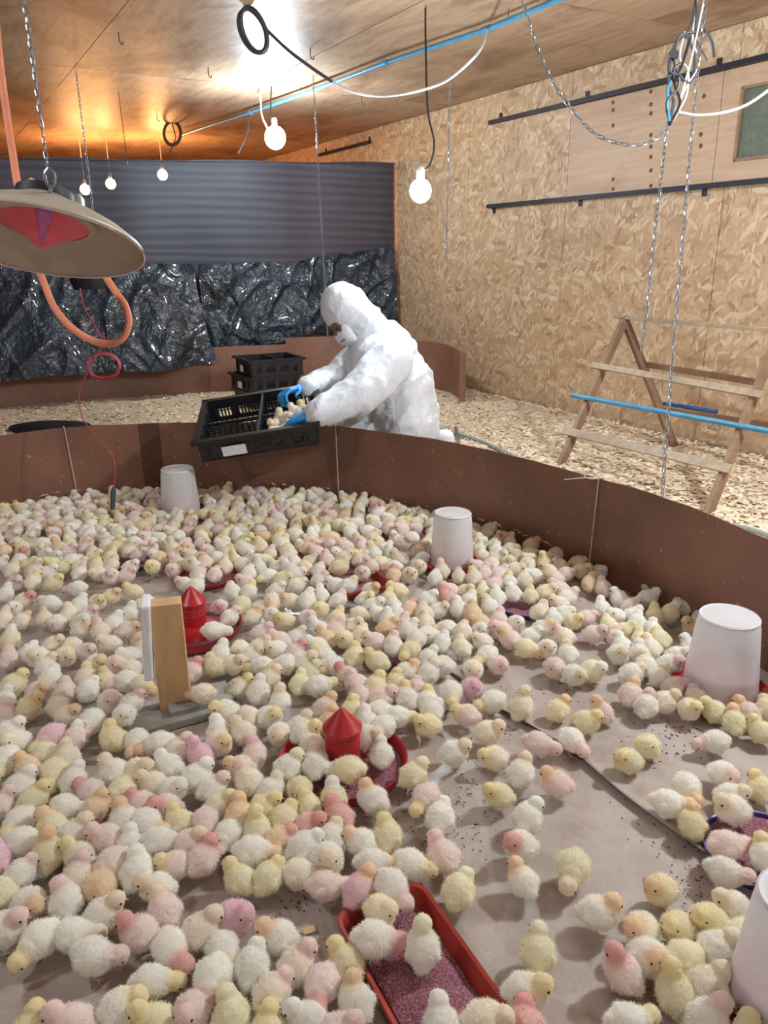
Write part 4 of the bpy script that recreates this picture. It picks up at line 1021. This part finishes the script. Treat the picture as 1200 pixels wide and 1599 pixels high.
# ---------------- chicks ----------------
TINT = {'w': (253, 250, 242), 'c': (252, 244, 228), 'y': (251, 243, 214), 'p': (250, 235, 229), 'r': (244, 208, 200), 'o': (249, 228, 200), 'm': (247, 216, 224), 'g': (249, 244, 216)}
TINTH = dict(TINT); TINTH.update(y=(248, 234, 188), o=(245, 216, 180), p=(247, 222, 216), r=(236, 178, 172), m=(244, 204, 216), c=(248, 234, 210))
TINT = {k: lin(v) for k, v in TINT.items()}; TINTH = {k: lin(v) for k, v in TINTH.items()}
POSES = {'s': ((.022, 0, .0625), .0), 'l': ((.019, .010, .062), .7), 'r': ((.019, -.010, .062), -.7), 'd': ((.040, 0, .034), .0), 'e': ((.036, .012, .038), .5), 'u': ((.014, 0, .074), 0), 'f': ((.024, -.003, .054), -.2)}
def chick_proto(pose, vox, nfl, fl_len, fl_w, seed):
    rs = random.Random(seed); (hx, hy, hz), yaw = POSES[pose]; hd_ = Vector((hx, hy, hz))
    pitch = {'u': -.55, 'd': .22, 'e': .2}.get(pose, -.18); mR = Matrix.Rotation(pitch, 3, 'Y')
    mb = MB(); bc = Vector((-.004, 0, .040))
    mb.sphere(bc, (.0335, .0292, .0285), 18, 12, mR); mb.sphere(bc+mR @ Vector((-.024, 0, -.001)), (.017, .016, .015), 12, 8, mR)
    mb.sphere(bc+mR @ Vector((.014, 0, -.002)), (.021, .022, .022), 14, 10, mR)
    mb.sphere(hd_, (.0178, .0168, .0165), 14, 10, Matrix.Rotation(yaw, 3, 'Z')); 
    nk = bc+mR @ Vector((.016, 0, .006)); mb.tube([nk, hd_-Vector((.004, 0, .003))], .014, 12, rs=[.021, .0150])
    for s_ in (-1, 1):
        mb.sphere(bc+mR @ Vector((-.004, s_*.0235, .002)), (.018, .0065, .0105), 10, 8, mR @ Matrix.Rotation(.35, 3, 'Y') @ Matrix.Rotation(-.15*s_, 3, 'Z'))
        mb.sphere(bc+mR @ Vector((-.002, s_*.012, -.019)), (.011, .009, .012), 8, 6)
    out = remeshed(mb, 'body', vox, 3 if vox < .003 else 1, lambda c, n: .0012*noise.noise(c*150+Vector((seed, 0, 0)))+.0014*noise.noise(c*60))
    # down strands
    vs = [v.co.copy() for v in out.vertices]; ns = [v.normal.copy() for v in out.vertices]; fs = [tuple(p.vertices) for p in out.polygons]
    nv = len(vs); ar = [p.area for p in out.polygons]; pick = rs.choices(range(len(fs)), ar, k=nfl)
    fd_ = Matrix.Rotation(yaw, 3, 'Z') @ Vector((1, 0, -.25 if pose not in 'de' else -.9)); fd_.normalize()
    for k in pick:
        f = fs[k]; wts = [rs.random() for _ in f]; s_ = sum(wts); p = sum((vs[i]*w_ for i, w_ in zip(f, wts)), Vector())/s_; n_ = sum((ns[i] for i in f), Vector()).normalized()
        if (p-hd_).length < .024 and (p-hd_).normalized().dot(fd_) > .8: continue
        back = Vector((-.55, 0, -.25)); d = (n_*.75+back*.55+Vector((rs.uniform(-1, 1), rs.uniform(-1, 1), rs.uniform(-1, 1)))*.38).normalized()
        sd_ = d.cross(n_); sd_ = sd_.normalized() if sd_.length > 1e-3 else d.orthogonal(); L = fl_len*rs.uniform(.6, 1.25)*(.62 if (p-hd_).length < .022 else 1)
        i0 = len(vs); vs += [p-n_*.001-sd_*fl_w, p-n_*.001+sd_*fl_w, p+d*L]; ns += [n_]*3; fs.append((i0, i0+1, i0+2))
    bpy.data.meshes.remove(out)
    hdw = np.array([1-smooth(.012, .034, (v-hd_).length) for v in vs], dtype=np.float32)
    return vs, ns, fs, hdw, hd_, fd_, yaw
def legs_mesh(side, step, foot=True, n=5):
    mb = MB(); kz = .022; a = Vector((-.004, side*.012, .024)); kn_ = Vector((-.007, side*.012, .014)); an = Vector((.0+step, side*.012, .0025))
    mb.tube([a, kn_, an], .002, n, rs=[.0024, .0019, .0017])
    for t in (-.5, 0, .5): mb.tube([an, an+Vector((.013*math.cos(t), .013*math.sin(t), -.001))], .0013, 4, rs=[.0015, .0008])
    mb.tube([an, an+Vector((-.007, 0, -.001))], .001, 4); return mb
def beak_mesh(hd_, fd_):
    b = hd_+fd_*.0148; mb = MB(); up_ = Vector((0, 0, 1)); up_ = (up_-fd_*up_.dot(fd_)).normalized(); sd_ = fd_.cross(up_)
    mb.add([b+sd_*.0036, b-sd_*.0036, b+up_*.003, b-up_*.0022, b+fd_*.0085-up_*.0015], [(0, 2, 4), (2, 1, 4), (1, 3, 4), (3, 0, 4), (0, 3, 1, 2)]); return mb
PROTO = {}
LM = {(s_, t): None for s_ in (-1, 1) for t in (0, 1)}
for s_ in (-1, 1):
    for t in (0, 1):
        me = legs_mesh(s_, (.004, -.004)[(t+(s_ > 0)) % 2]).mesh('leg'); me.materials.append(M['leg']); LM[(s_, t)] = me
for i, ps_ in enumerate(POSES):
    vs, ns, fs, hdw, hd_, fd_, yaw = chick_proto(ps_, .0026, 2600, .0052, .0005, 10+i)
    me = bpy.data.meshes.new('body'); me.from_pydata([tuple(v) for v in vs], [], fs); me.shade_smooth(); me.materials.append(M['fluff'])
    me.attributes.new('hd', 'FLOAT', 'POINT').data.foreach_set('value', hdw)
    bk = beak_mesh(hd_, fd_).mesh('beak', False); bk.materials.append(M['beak'])
    eyes = []
    up_ = Vector((0, 0, 1)); sd_ = fd_.cross(up_).normalized()
    for s_ in (-1, 1):
        ec = hd_+sd_*(.0142*s_)+fd_*.0075+Vector((0, 0, .0025)); e = MB().sphere(ec, (.0026, .0026, .0022), 8, 6).mesh('eye'); e.materials.append(M['eye']); eyes.append(e)
    PROTO[ps_] = (me, bk, eyes)
FAR = {}
for i, ps_ in enumerate(POSES):
    vs, ns, fs, hdw, hd_, fd_, yaw = chick_proto(ps_, .0055, 420, .0052, .0011, 40+i)
    # plus dark eyes, beak, legs merged with their own colours
    col = [None]*len(vs); extra = []
    V = [tuple(v) for v in vs]; F = list(fs); fixed = {}
    def addm(mb, c):
        n = len(V); V.extend(tuple(v) for v in mb.v); F.extend(tuple(k+n for k in f) for f in mb.f)
        for k in range(n, len(V)): fixed[k] = c
    addm(beak_mesh(hd_, fd_), lin((214, 160, 130))); sd_ = fd_.cross(Vector((0, 0, 1))).normalized()
    for s_ in (-1, 1):
        addm(MB().sphere(hd_+sd_*(.0142*s_)+fd_*.0075+Vector((0, 0, .0025)), .0027, 5, 3), (.01, .008, .008)); addm(MB().tube([(-.004, s_*.012, .024), (0, s_*.012, .0)], .0017, 3), lin((206, 158, 140)))
    hw_ = np.zeros(len(V), np.float32); hw_[:len(hdw)] = hdw
    FAR[ps_] = (np.array(V, np.float32), F, hw_, fixed)

LIST = """
45 1417 4 w o|15 1450 3 w p|112 1395 11 w p|64 1472 7d w y|118 1458 3d w c|160 1430 2 w c|220 1455 9 p r|250 1420 11 p c|150 1497 3d w p|270 1490 5d w r|242 1530 3d w y|200 1575 2 w y|240 1596 9 y y|108 1606 9 p p|300 1577 6 p p|48 1612 12 y y
312 1460 2 c c|370 1437 3 m m|432 1465 9 w o|390 1508 12 w w|352 1495 5d w y|330 1535 6d w r|362 1588 12 g g|428 1552 1 c p|470 1512 1 c p|505 1540 7d p r|545 1562 11 w o|545 1500 10 y y|490 1602 9 w w|517 1607 3 p p|424 1612 12 y y
660 1492 12u w g|840 1487 12 g g|825 1555 3 w y|820 1608 12 r r|688 1614 12 w w|762 1612 3 c c|597 1437 5 y c|608 1405 5d w p|583 1480 3d w r|568 1393 1 m o|585 1350 3d w o|645 1352 4d w y|690 1338 11 p p|718 1392 1 g g|665 1248 7d p y|688 1277 12 w w|777 1243 9 y y|825 1278 1 w w|868 1226 9 p o|815 1208 1 w c|810 1322 9 w r|815 1375 11 w o|895 1360 7d g c|648 1212 2 g g
938 1430 4 w o|1030 1392 8 y o|1003 1462 7 c o|1058 1453 9 y y|1120 1452 9 y y|1142 1418 9 w c|1143 1462 3 g g|1115 1492 3 w c|977 1518 10u p r|1015 1505 5 w o|1062 1545 12u y y|1108 1522 3d y y|1115 1568 2 w p|1155 1560 2 c c|1180 1590 12 c y|985 1600 3d w y|1075 1232 6d w o|1048 1260 4d w o|1078 1285 12 y o|1131 1212 5 w p|1187 1232 12 y y|1145 1245 4 w c|1140 1275 9 w c|1135 1330 3d p p|1135 1365 4d w p|1192 1345 12 w y
978 1190 9 g y|1014 1168 6 y g|1115 1160 9d w p|895 1158 5d w p|918 1130 4 y y|938 1112 10u p o|873 1110 2 y o|815 1105 1u c c|843 1163 4d p p|765 1147 3 c c|770 1185 8 c y|712 1178 3 w c|727 1118 9 p y|768 1097 8d w y|737 1077 6 m m|705 1085 6d w y|667 1135 8 y y|622 1120 3d w y|675 1110 1 w w|665 1095 1 w y|650 1078 12 p p|628 1092 11 w y|605 1095 3 p p|617 1068 12 y y
378 1075 2 c y|403 1082 12 w w|422 1062 2 c c|438 1095 12u w c|475 1065 12 g g|497 1072 3d w y|510 1105 1 p o|515 1130 1 o o|550 1115 11 y y|555 1070 10 p p|563 1088 12 p p|588 1078 12 y y|593 1107 9d w o|573 1132 12 w w|592 1150 7d w o|596 1188 12 w w|553 1175 3 w c|540 1202 9d y w|503 1178 5d c o|492 1205 12 w p|480 1155 2 w y|470 1140 1 w c|440 1148 6 w c|418 1122 3 w y|393 1120 11d c p|350 1115 8 w y|375 1145 10 c c|343 1165 4 p y|345 1143 12 w w|398 1178 12 p m|378 1205 9 c o|310 1180 10u m m|262 1198 9 w w|280 1172 2 c p|245 1165 8d w o|217 1160 6d w o|175 1155 10 y y|195 1130 6 w w|172 1100 6 w p|210 1108 2 w p|218 1070 4d g o|288 1092 9d c o|198 1065 9d w p|142 1132 6d w p|118 1152 12 p w|80 1158 7d m y|108 1118 3 c o|102 1085 12 p p|92 1100 12 c c|62 1080 3 p o|42 1108 1 y o|25 1070 2 g y|80 1060 12 w w|143 1077 12 w w|167 1065 12 y o|135 1058 12 c y|8 1095 12 w w|12 1118 12 p p|18 1145 2 w w|25 1162 7 w g|10 1192 6d w y|72 1180 3d g g|50 1195 11 o o|100 1190 11 c c
32 1232 1 w w|55 1248 2 g y|95 1208 6d y y|112 1220 12 w w|128 1240 9 p r|150 1262 1 o o|190 1238 7d y y|185 1208 10 w c|212 1208 4 c c|238 1225 9 c c|222 1258 10 p r|262 1252 9 p r|275 1240 3 w w|80 1290 11 g o|107 1262 4d w w|5 1255 12 p p|28 1285 7d w y|38 1320 3d w y|73 1342 12u y o|5 1340 12 m m|37 1365 1 w p|8 1388 9 g y|118 1308 2 w c|168 1318 9 p p|125 1342 10 c y|200 1285 11 w o|205 1318 12 w w|232 1295 4d w o|272 1285 10 y y|250 1318 3d w c|287 1318 3 p c|272 1355 9 p y|217 1365 12 w w|180 1352 7d p o|120 1370 12 c p|158 1390 5 o o|245 1388 9 w c
303 1225 2 w w|330 1232 2 w p|383 1215 11 c p|345 1262 3 c y|317 1282 6d p o|362 1302 7d w c|315 1342 1 p r|372 1373 10 g y|403 1288 12u g y|388 1280 12 o o|423 1262 3 y y|405 1330 3d w o|427 1370 1 g y|430 1240 2 w g|447 1218 2 w g|435 1283 1 y y|485 1268 12 y y|470 1240 6 y o|508 1252 12 y w|443 1305 2 o r|488 1280 3 r r|517 1282 11 r r|487 1318 2 w w|515 1312 12 w c|505 1345 5 w c|478 1368 3d c m|500 1380 3d p c|580 1250 10 w o|560 1312 10 w o|590 1308 12 y y
993 1090 1 p o|1018 1100 1 w p|1042 1102 3 c c|1070 1104 6 c y|1086 1100 12 c p|1062 1072 3 p m|1035 1060 2 w c|988 1055 2 w c|1110 1110 11 g y|1143 1127 12 g o|1165 1114 11 p o|1185 1142 11 g y|1197 1110 12 y y|1005 1032 12 w c|1008 1012 12 c c|1048 1040 4 w p|1060 1025 4 w w|1078 1012 12 w w|868 1047 6 p p|897 1057 5 w c|927 1052 5 g w|970 1018 6 w c|1010 1000 12 y y
"""
T6 = "80 50 12 c c|185 20 4 y y|200 120 12 c y|305 70 3 w w|340 130 3 y y|480 160 9d w p|400 30 2 y y|500 20 3 c c|110 130 3 p p|40 190 12 w w|155 250 3 c r|310 260 9 w c|90 290 5 w w|140 360 1 c o|280 350 11 c o|350 380 6 w p|440 310 12 c c|500 270 12 w w|560 320 3 w p|510 380 4 c w|515 430 4 c o|30 360 12 c c|70 480 12 y w|350 510 2 c c|440 520 6 w y|520 570 4 p c|60 600 12 p p|190 560 12 w w|240 600 6 w c|330 620 1 w c|400 600 4 c c|610 640 3 w y|680 510 8 c c|650 420 11 c p|690 400 1 w w|810 330 12 w w|800 430 2 p o|885 490 12 o o|910 540 12 w w|935 640 12 w w|800 600 8 w w|730 650 6 p p|840 680 6 w c|610 250 4 y y|700 210 3 y o|830 180 9 y y|610 70 7 c c|700 90 6 w p|790 80 3 p p|820 30 3 w w|950 30 6 y y|1080 50 6 p p|900 260 2 c w|1150 130 9 w p"
T7 = "30 150 12 w w|60 90 12 p p|130 90 12 p o|210 40 12 c c|355 75 12 w w|330 120 9 p p|250 180 11 w y|360 180 1 w y|310 270 6d y y|180 275 5 p p|90 380 1 w c|110 440 3d w w|470 80 8d w y|540 30 9 w c|610 50 10 p w|640 70 3 w w|700 40 6 c o|570 110 3 y y|660 140 2 w c|530 170 3 w w|520 250 6d c o|610 240 7 c o|705 240 12 w w|805 200 12 w w|805 290 6 y y|390 340 2 c o|495 330 5 c w|580 360 8 y y|728 355 6 w p|800 110 2 c p|790 50 12 w c|930 60 3 y y|1065 95 6 c p|900 150 9 w w|980 170 3 w c|920 230 2 w p|910 340 1 y y|1060 320 4d c y|1090 230 3 w y|1140 280 3 w w|1120 170 4 c o|1180 330 9 w w|440 440 3 p p|430 520 2 c c|560 490 9 p p|640 470 2 w c|650 560 1 p r|520 550 9 w c|590 640 9d w y|800 420 10 w w|850 480 10 o o|780 530 9 w w|900 420 2 p p|950 480 6 c y|1000 400 3 c c|1040 460 12 y c|1020 590 1 y y|1140 520 9 p p|1150 620 10 g y|810 580 9 w y|700 640 3 w c|860 640 8d w o|960 700 10 p r|720 690 2 g g|290 540 6 w c|190 570 12 w w|130 650 10 g y|260 640 4 c c|380 580 3 w c|430 640 9d w y|20 670 12 p r"
T8 = "80 80 12 o r|145 80 6 c c|220 30 6 c c|320 90 12 w w|470 80 12 c p|80 180 9 y y|30 220 12 y y|60 270 12 w w|70 320 12 w w|30 360 12 w w|190 300 12 o r|230 310 12 c c|260 370 12 c c|270 240 3 w w|330 300 3 w c|390 220 10 r r|450 180 9 p p|500 180 4 y y|585 180 12 g g|530 250 12 w w|465 290 12 w w|550 320 12 o o|660 280 11 w c|600 380 9 o o|615 420 6 w w|400 410 9d w o|480 430 12 c p|280 450 3d w w|365 500 12 w w|480 530 11 c c|610 490 9 w c|720 430 10 p p|780 480 10 p o|815 380 6 w w|730 360 1 p p|640 580 8d w y|720 640 5 p p|560 670 6 w c|350 650 9 w y|160 570 8d y y|60 540 12 w p|210 500 2 c w|270 590 1 w w|150 440 2 w w|110 390 12 p p|30 420 3 o o|180 690 3 w o|260 690 1 w w|900 540 4d y o|930 450 3 w w|990 420 4 w o|1020 550 6 w c|1140 570 12 w c|920 220 12 y y|1000 210 3 y c|980 310 2 c p|1060 350 12 w w|1120 320 3 w w|1120 460 9 c p|1180 370 5 y y|1100 250 9 c c|1140 230 3 w p|1090 170 9 p p|810 210 12 w w|705 220 12 w w|690 140 2 p p|790 120 12 w y|870 110 12 c c|930 80 9 w w|1060 100 9 c o|820 50 3 c c|620 70 12 p p|570 90 12 c y|720 70 3 w p|1140 70 3 p p"
T9 = "640 50 12 w w|780 95 6 p p|815 150 9 c c|870 150 12 o r|560 140 2 p p|640 110 3 w w|740 180 1 y w|670 190 12 y y|900 180 3 p o|840 240 8 y o|500 110 12 w w|420 60 12 p p|370 40 12 o o|420 150 12 w w|350 200 3 p p|490 190 9 w w|450 230 12 y y|560 190 3 w w|600 230 12 w w|640 250 12 w w|630 300 12 y y|560 280 4 y y|490 290 12 p p|510 350 12 w w|390 280 4 p p|610 380 12 w w"
CH = []
def parse(txt, x0=0, y0=0, sc_=1):
    for e in txt.replace('\n', '|').split('|'):
        p = e.split()
        if len(p) == 5:
            h = p[2]; fl = h[-1] if h[-1] in 'du' else 's'; h = int(h.rstrip('du'))
            CH.append([x0+float(p[0])/sc_, y0+float(p[1])/sc_, h, fl, p[3], p[4]])
parse(LIST); parse(T6, 0, 880, 4); parse(T7, 300, 880, 4); parse(T8, 600, 880, 4); parse(T9, 800, 900, 3)
chk = []
for x, y, h, fl, b, hc_ in CH:
    q = onz(x, y, .042); chk.append(dict(p=Vector((q.x, q.y, 0)), a=math.radians(90-30*h)+random.uniform(-.22, .22), f=fl, b=b, h=hc_))
# the crowd farther back: poisson scatter below the wall
def inell(px, py, e): return ((px-e[0])/e[2])**2+((py-e[1])/e[3])**2 < 1
gaps = [(262, 905, 30, 14), (170, 908, 24, 12)]
tries = 0; cand = []
clusterdark = lambda x, y: .50+.5*nz(x*2.2+4, y*1.6)
far = []
while tries < 60000:
    tries += 1
    px = random.uniform(-60, 1130); py = random.uniform(768, 896)
    q = onz(px, py, .042)
    if not inside(q.x, q.y, small): continue
    if min((q.xy-l.xy).length_squared for l in loop[:len(rp)*8:3]) < .0025: continue
    if any(inell(px, py, g) for g in gaps): continue
    if py > 872 and any((q.xy-c_['p'].xy).length < .066 for c_ in chk): continue
    rmin = .058+.022*max(0, nz(q.x*3, q.y*3, 7))
    if any((q.xy-v.xy).length < rmin for v in far): continue
    if any((q.xy-o_[0].xy).length < o_[1]+.03 for o_ in OBST): continue
    far.append(Vector((q.x, q.y, 0)))
    if len(far) > 640: break
# off-frame left/near neighbours so the crowd does not stop at the frame
cols = 'wwwwwcccyyypppog'
for v in far:
    b = random.choice(cols); h = random.choice([b, b, random.choice('wcypor')]); chk.append(dict(p=v, a=random.uniform(0, 6.28), f=random.choice('sssssddu'), b=b, h=h))
k = 0
while k < 160:
    x, y = random.uniform(-2.6, -.2), random.uniform(.35, 3.4); v = Vector((x, y, 0)); px, py, _ = proj(v+Vector((0, 0, .04)))
    if (-50 < px < 1250 and py < 1620) or not inside(x, y, small) or any((v-c_['p']).length < .07 for c_ in chk): k += .05; continue
    if px < -420: k += .05; continue
    chk.append(dict(p=v, a=random.uniform(0, 6.28), f='s', b=random.choice(cols), h=random.choice('wcyp'))); k += 1
# relax so that bodies do not run into one another
for it in range(14):
    grid_ = {}
    for i, c_ in enumerate(chk): grid_.setdefault((int(c_['p'].x//.08), int(c_['p'].y//.08)), []).append(i)
    for i, c_ in enumerate(chk):
        gx, gy = int(c_['p'].x//.08), int(c_['p'].y//.08)
        for ax in (-1, 0, 1):
            for ay in (-1, 0, 1):
                for j in grid_.get((gx+ax, gy+ay), ()):
                    if j <= i: continue
                    d = chk[j]['p']-c_['p']; L = d.length; R_ = .060
                    if 1e-5 < L < R_: d *= (R_-L)/L*.45; c_['p'] -= d; chk[j]['p'] += d
        for oc, orr in OBST:
            d = c_['p']-Vector((oc.x, oc.y, 0)); L = d.length
            if L < orr+.028: c_['p'] += d.normalized()*(orr+.028-L)
def ground_z(p):
    z = .0068
    o, ux, uy, hw, hl = tr1
    for o, ux, uy, hw, hl in (tr1, tr2):
        d = p-Vector((o.x, o.y, 0))
        if abs(d.dot(ux)) < hw-.004 and abs(d.dot(uy)) < hl-.004: return .024
    for c_, R_ in ((cf1, .14), (cf2, .14)): 
        if (p-Vector((c_.x, c_.y, 0))).length < R_: return .024
    for c_ in bowls:
        if (p-Vector((c_.x, c_.y, 0))).length < .10: return .018
    d = R3.inverted() @ (p-Vector((pb_.x, pb_.y-.015, 0)))
    if abs(d.x) < .17 and abs(d.y) < .058: return .028
    return z
for c_ in chk:
    q = proj(c_['p']+Vector((0, 0, .04))); c_['px'], c_['py'], c_['D'] = q
    c_['vis'] = -25 < q[0] < 1225 and q[1] < 1622 and q[2] > 0; c_['z'] = ground_z(c_['p'])
    f = c_['f']; c_['pose'] = {'s': random.choice('ssslrf'), 'd': random.choice('dde'), 'u': 'u'}[f]; c_['s'] = random.uniform(.92, 1.06)
vis = sorted([c_ for c_ in chk if c_['vis']], key=lambda c: c['D']); near = vis[:288]; ids = set(id(c_) for c_ in near)
rest = [c_ for c_ in chk if id(c_) not in ids]
CN = {'w': 'white', 'c': 'cream', 'y': 'yellow', 'p': 'pale pink', 'r': 'reddish', 'o': 'orange', 'm': 'pink', 'g': 'lemon'}
LMK = [('the round feeder in front', (537, 1204)), ('the wooden post', (262, 1060)), ('the foreground trough', (600, 1500)), ('the large right drinker', (1122, 1090)), ('the corner drinker', (1195, 1560)),
       ('the right-edge feed tray', (1185, 1338)), ('the bottom left corner', (0, 1599)), ('the middle feed tray', (614, 1022)), ('the lifted paper edge', (960, 1240)), ('the far round feeder', (320, 985)), ("the photo's left edge", (0, 1250)), ('the single chip on the paper', (483, 1453)), ('the middle drinker', (706, 880))]
def compass(c, l):
    dx, dy = c['px']-l[0], c['py']-l[1]
    if abs(dx) > 2.2*abs(dy): return 'right of' if dx > 0 else 'left of'
    if abs(dy) > 2.2*abs(dx): return 'below' if dy > 0 else 'above'
    return ('lower ' if dy > 0 else 'upper ')+('right of' if dx > 0 else 'left of')
def facing(c):
    a = math.degrees(c['a']) % 360
    return 'facing right' if a < 45 or a > 315 else 'facing away' if a < 135 else 'facing left' if a < 225 else 'facing front'
from collections import defaultdict
buck = defaultdict(list)
for c_ in near:
    l = min(LMK, key=lambda q: (c_['px']-q[1][0])**2+(c_['py']-q[1][1])**2); c_['lm'] = l; c_['ld'] = math.hypot(c_['px']-l[1][0], c_['py']-l[1][1])
    hn = CN[c_['h']]; bn = CN[c_['b']]; look = bn+' chick' if hn == bn else bn+' chick, '+hn+' head'
    act = {'d': 'pecking', 'u': 'stretching up'}.get(c_['f'], facing(c_)); cp = compass(c_, l[1]); nm = l[0]
    if nm == "the bottom left corner": cp = 'near'
    if nm == "the photo's left edge": cp = 'at'
    buck[(look, act, cp, nm)].append(c_)
ORD = ['nearest', 'second nearest', 'third nearest', 'fourth nearest', 'fifth nearest', 'sixth nearest', 'seventh nearest', 'eighth nearest', 'ninth nearest', 'tenth nearest']
for (look, act, cp, nm), L_ in buck.items():
    L_.sort(key=lambda c: c['ld'])
    for i, c_ in enumerate(L_):
        s_ = f'{look}, {act}, {cp} {nm}'
        if len(L_) > 1: s_ += ', '+ORD[min(i, 9)]
        c_['label'] = s_
def make_chick(c_, mw=None, lab=None, group='young chicks on the pen floor'):
    t = bpy.data.objects.new('chick', None); t.empty_display_size = .02; COL.objects.link(t)
    if mw is None: mw = Matrix.Translation((c_['p'].x, c_['p'].y, c_['z'])) @ Matrix.Rotation(c_['a'], 4, 'Z') @ Matrix.Scale(c_['s'], 4)
    t.matrix_world = mw; tag(t, lab or c_['label'], 'chick', group)
    me, bk, eyes = PROTO[c_['pose']]; j = [random.uniform(.95, 1.02)]*3
    o = bpy.data.objects.new('body', me); COL.objects.link(o); o.parent = t
    o['body_tint'] = [min(1, x*y) for x, y in zip(TINT[c_['b']], j)]; o['head_tint'] = [min(1, x*y) for x, y in zip(TINTH[c_['h']], j)]
    o = bpy.data.objects.new('beak', bk); COL.objects.link(o); o.parent = t
    for e in eyes: o = bpy.data.objects.new('eye', e); COL.objects.link(o); o.parent = t
    k = random.randint(0, 1)
    for s_ in (-1, 1): o = bpy.data.objects.new('leg', LM[(s_, k)]); COL.objects.link(o); o.parent = t
for c_ in near: make_chick(c_)
# chicks in the held crate
ci = 0
for u, v, col_, hh, a_ in ((.40, .07, 'c', 'c', 1), (.36, .05, 'p', 'c', 3), (.45, .06, 'c', 'c', 2), (.35, .12, 'c', 'y', 4), (.41, .13, 'c', 'c', 5), (.47, .13, 'p', 'o', 0.4), (.37, .18, 'c', 'c', 1.6), (.44, .19, 'w', 'c', 2.2), (.50, .07, 'c', 'o', 3)):
    m = HCM @ Matrix.Translation((u*CLN/.56+.01, v, .03+(.02 if ci in (4, 7) else 0))) @ Matrix.Rotation(a_, 4, 'Z')
    where = ('front row, middle', 'front left corner of the group', 'front row, second from right', 'left side, second row', 'middle of the group', 'right side, beside the gloved hand', 'rear left', 'rear, standing highest', 'front right, under the cuff')[ci]
    make_chick(dict(pose=random.choice('slru'), b=col_, h=hh), m, f'chick inside the held crate, {where}', 'chicks in the held crate'); ci += 1
m = Matrix.Translation(P(458, 634, PD-.10)) @ Matrix.Rotation(3.5, 4, 'Z'); m = HCM @ Matrix.Translation((.475, .27, .012)) @ Matrix.Rotation(1.9, 4, 'Z')
make_chick(dict(pose='u', b='y', h='y'), m, 'yellow chick behind the gloved hand in the held crate', 'chicks in the held crate')
# all remaining chicks as one crowd mesh
VV = []; FF = []; CCc = []; off = 0
for c_ in rest:
    V, F, hw_, fixed = FAR[c_['pose']]; s_ = c_['s']; ca, sa_ = math.cos(c_['a']), math.sin(c_['a']); q = V*s_
    x = q[:, 0]*ca-q[:, 1]*sa_+c_['p'].x; y = q[:, 0]*sa_+q[:, 1]*ca+c_['p'].y; z = q[:, 2]+c_['z']
    VV.append(np.stack([x, y, z], 1)); FF += [tuple(k+off for k in f) for f in F]; off += len(V)
    j = random.uniform(.95, 1.02); b = np.array(TINT[c_['b']])*j; h = np.array(TINTH[c_['h']])*j
    cc = b[None]*(1-hw_[:, None])+h[None]*hw_[:, None]
    for k, v in fixed.items(): cc[k] = v
    CCc.append(np.concatenate([np.clip(cc, 0, 1), np.ones((len(V), 1))], 1))
VV = np.concatenate(VV); CCc = np.concatenate(CCc).astype(np.float32)
me = bpy.data.meshes.new('chick_crowd'); me.from_pydata(VV.tolist(), [], FF); me.materials.append(M['fluff_far']); me.shade_smooth()
me.attributes.new('tint', 'FLOAT_COLOR', 'POINT').data.foreach_set('color', CCc.ravel())
o = bpy.data.objects.new('chick_crowd', me); COL.objects.link(o); tag(o, 'dense crowd of distant cream and pink chicks filling the far pen', 'chicks', 'young chicks on the pen floor', 'stuff')
print('chicks', len(near), len(rest), 'far', len(far), 'crowd faces', len(FF))
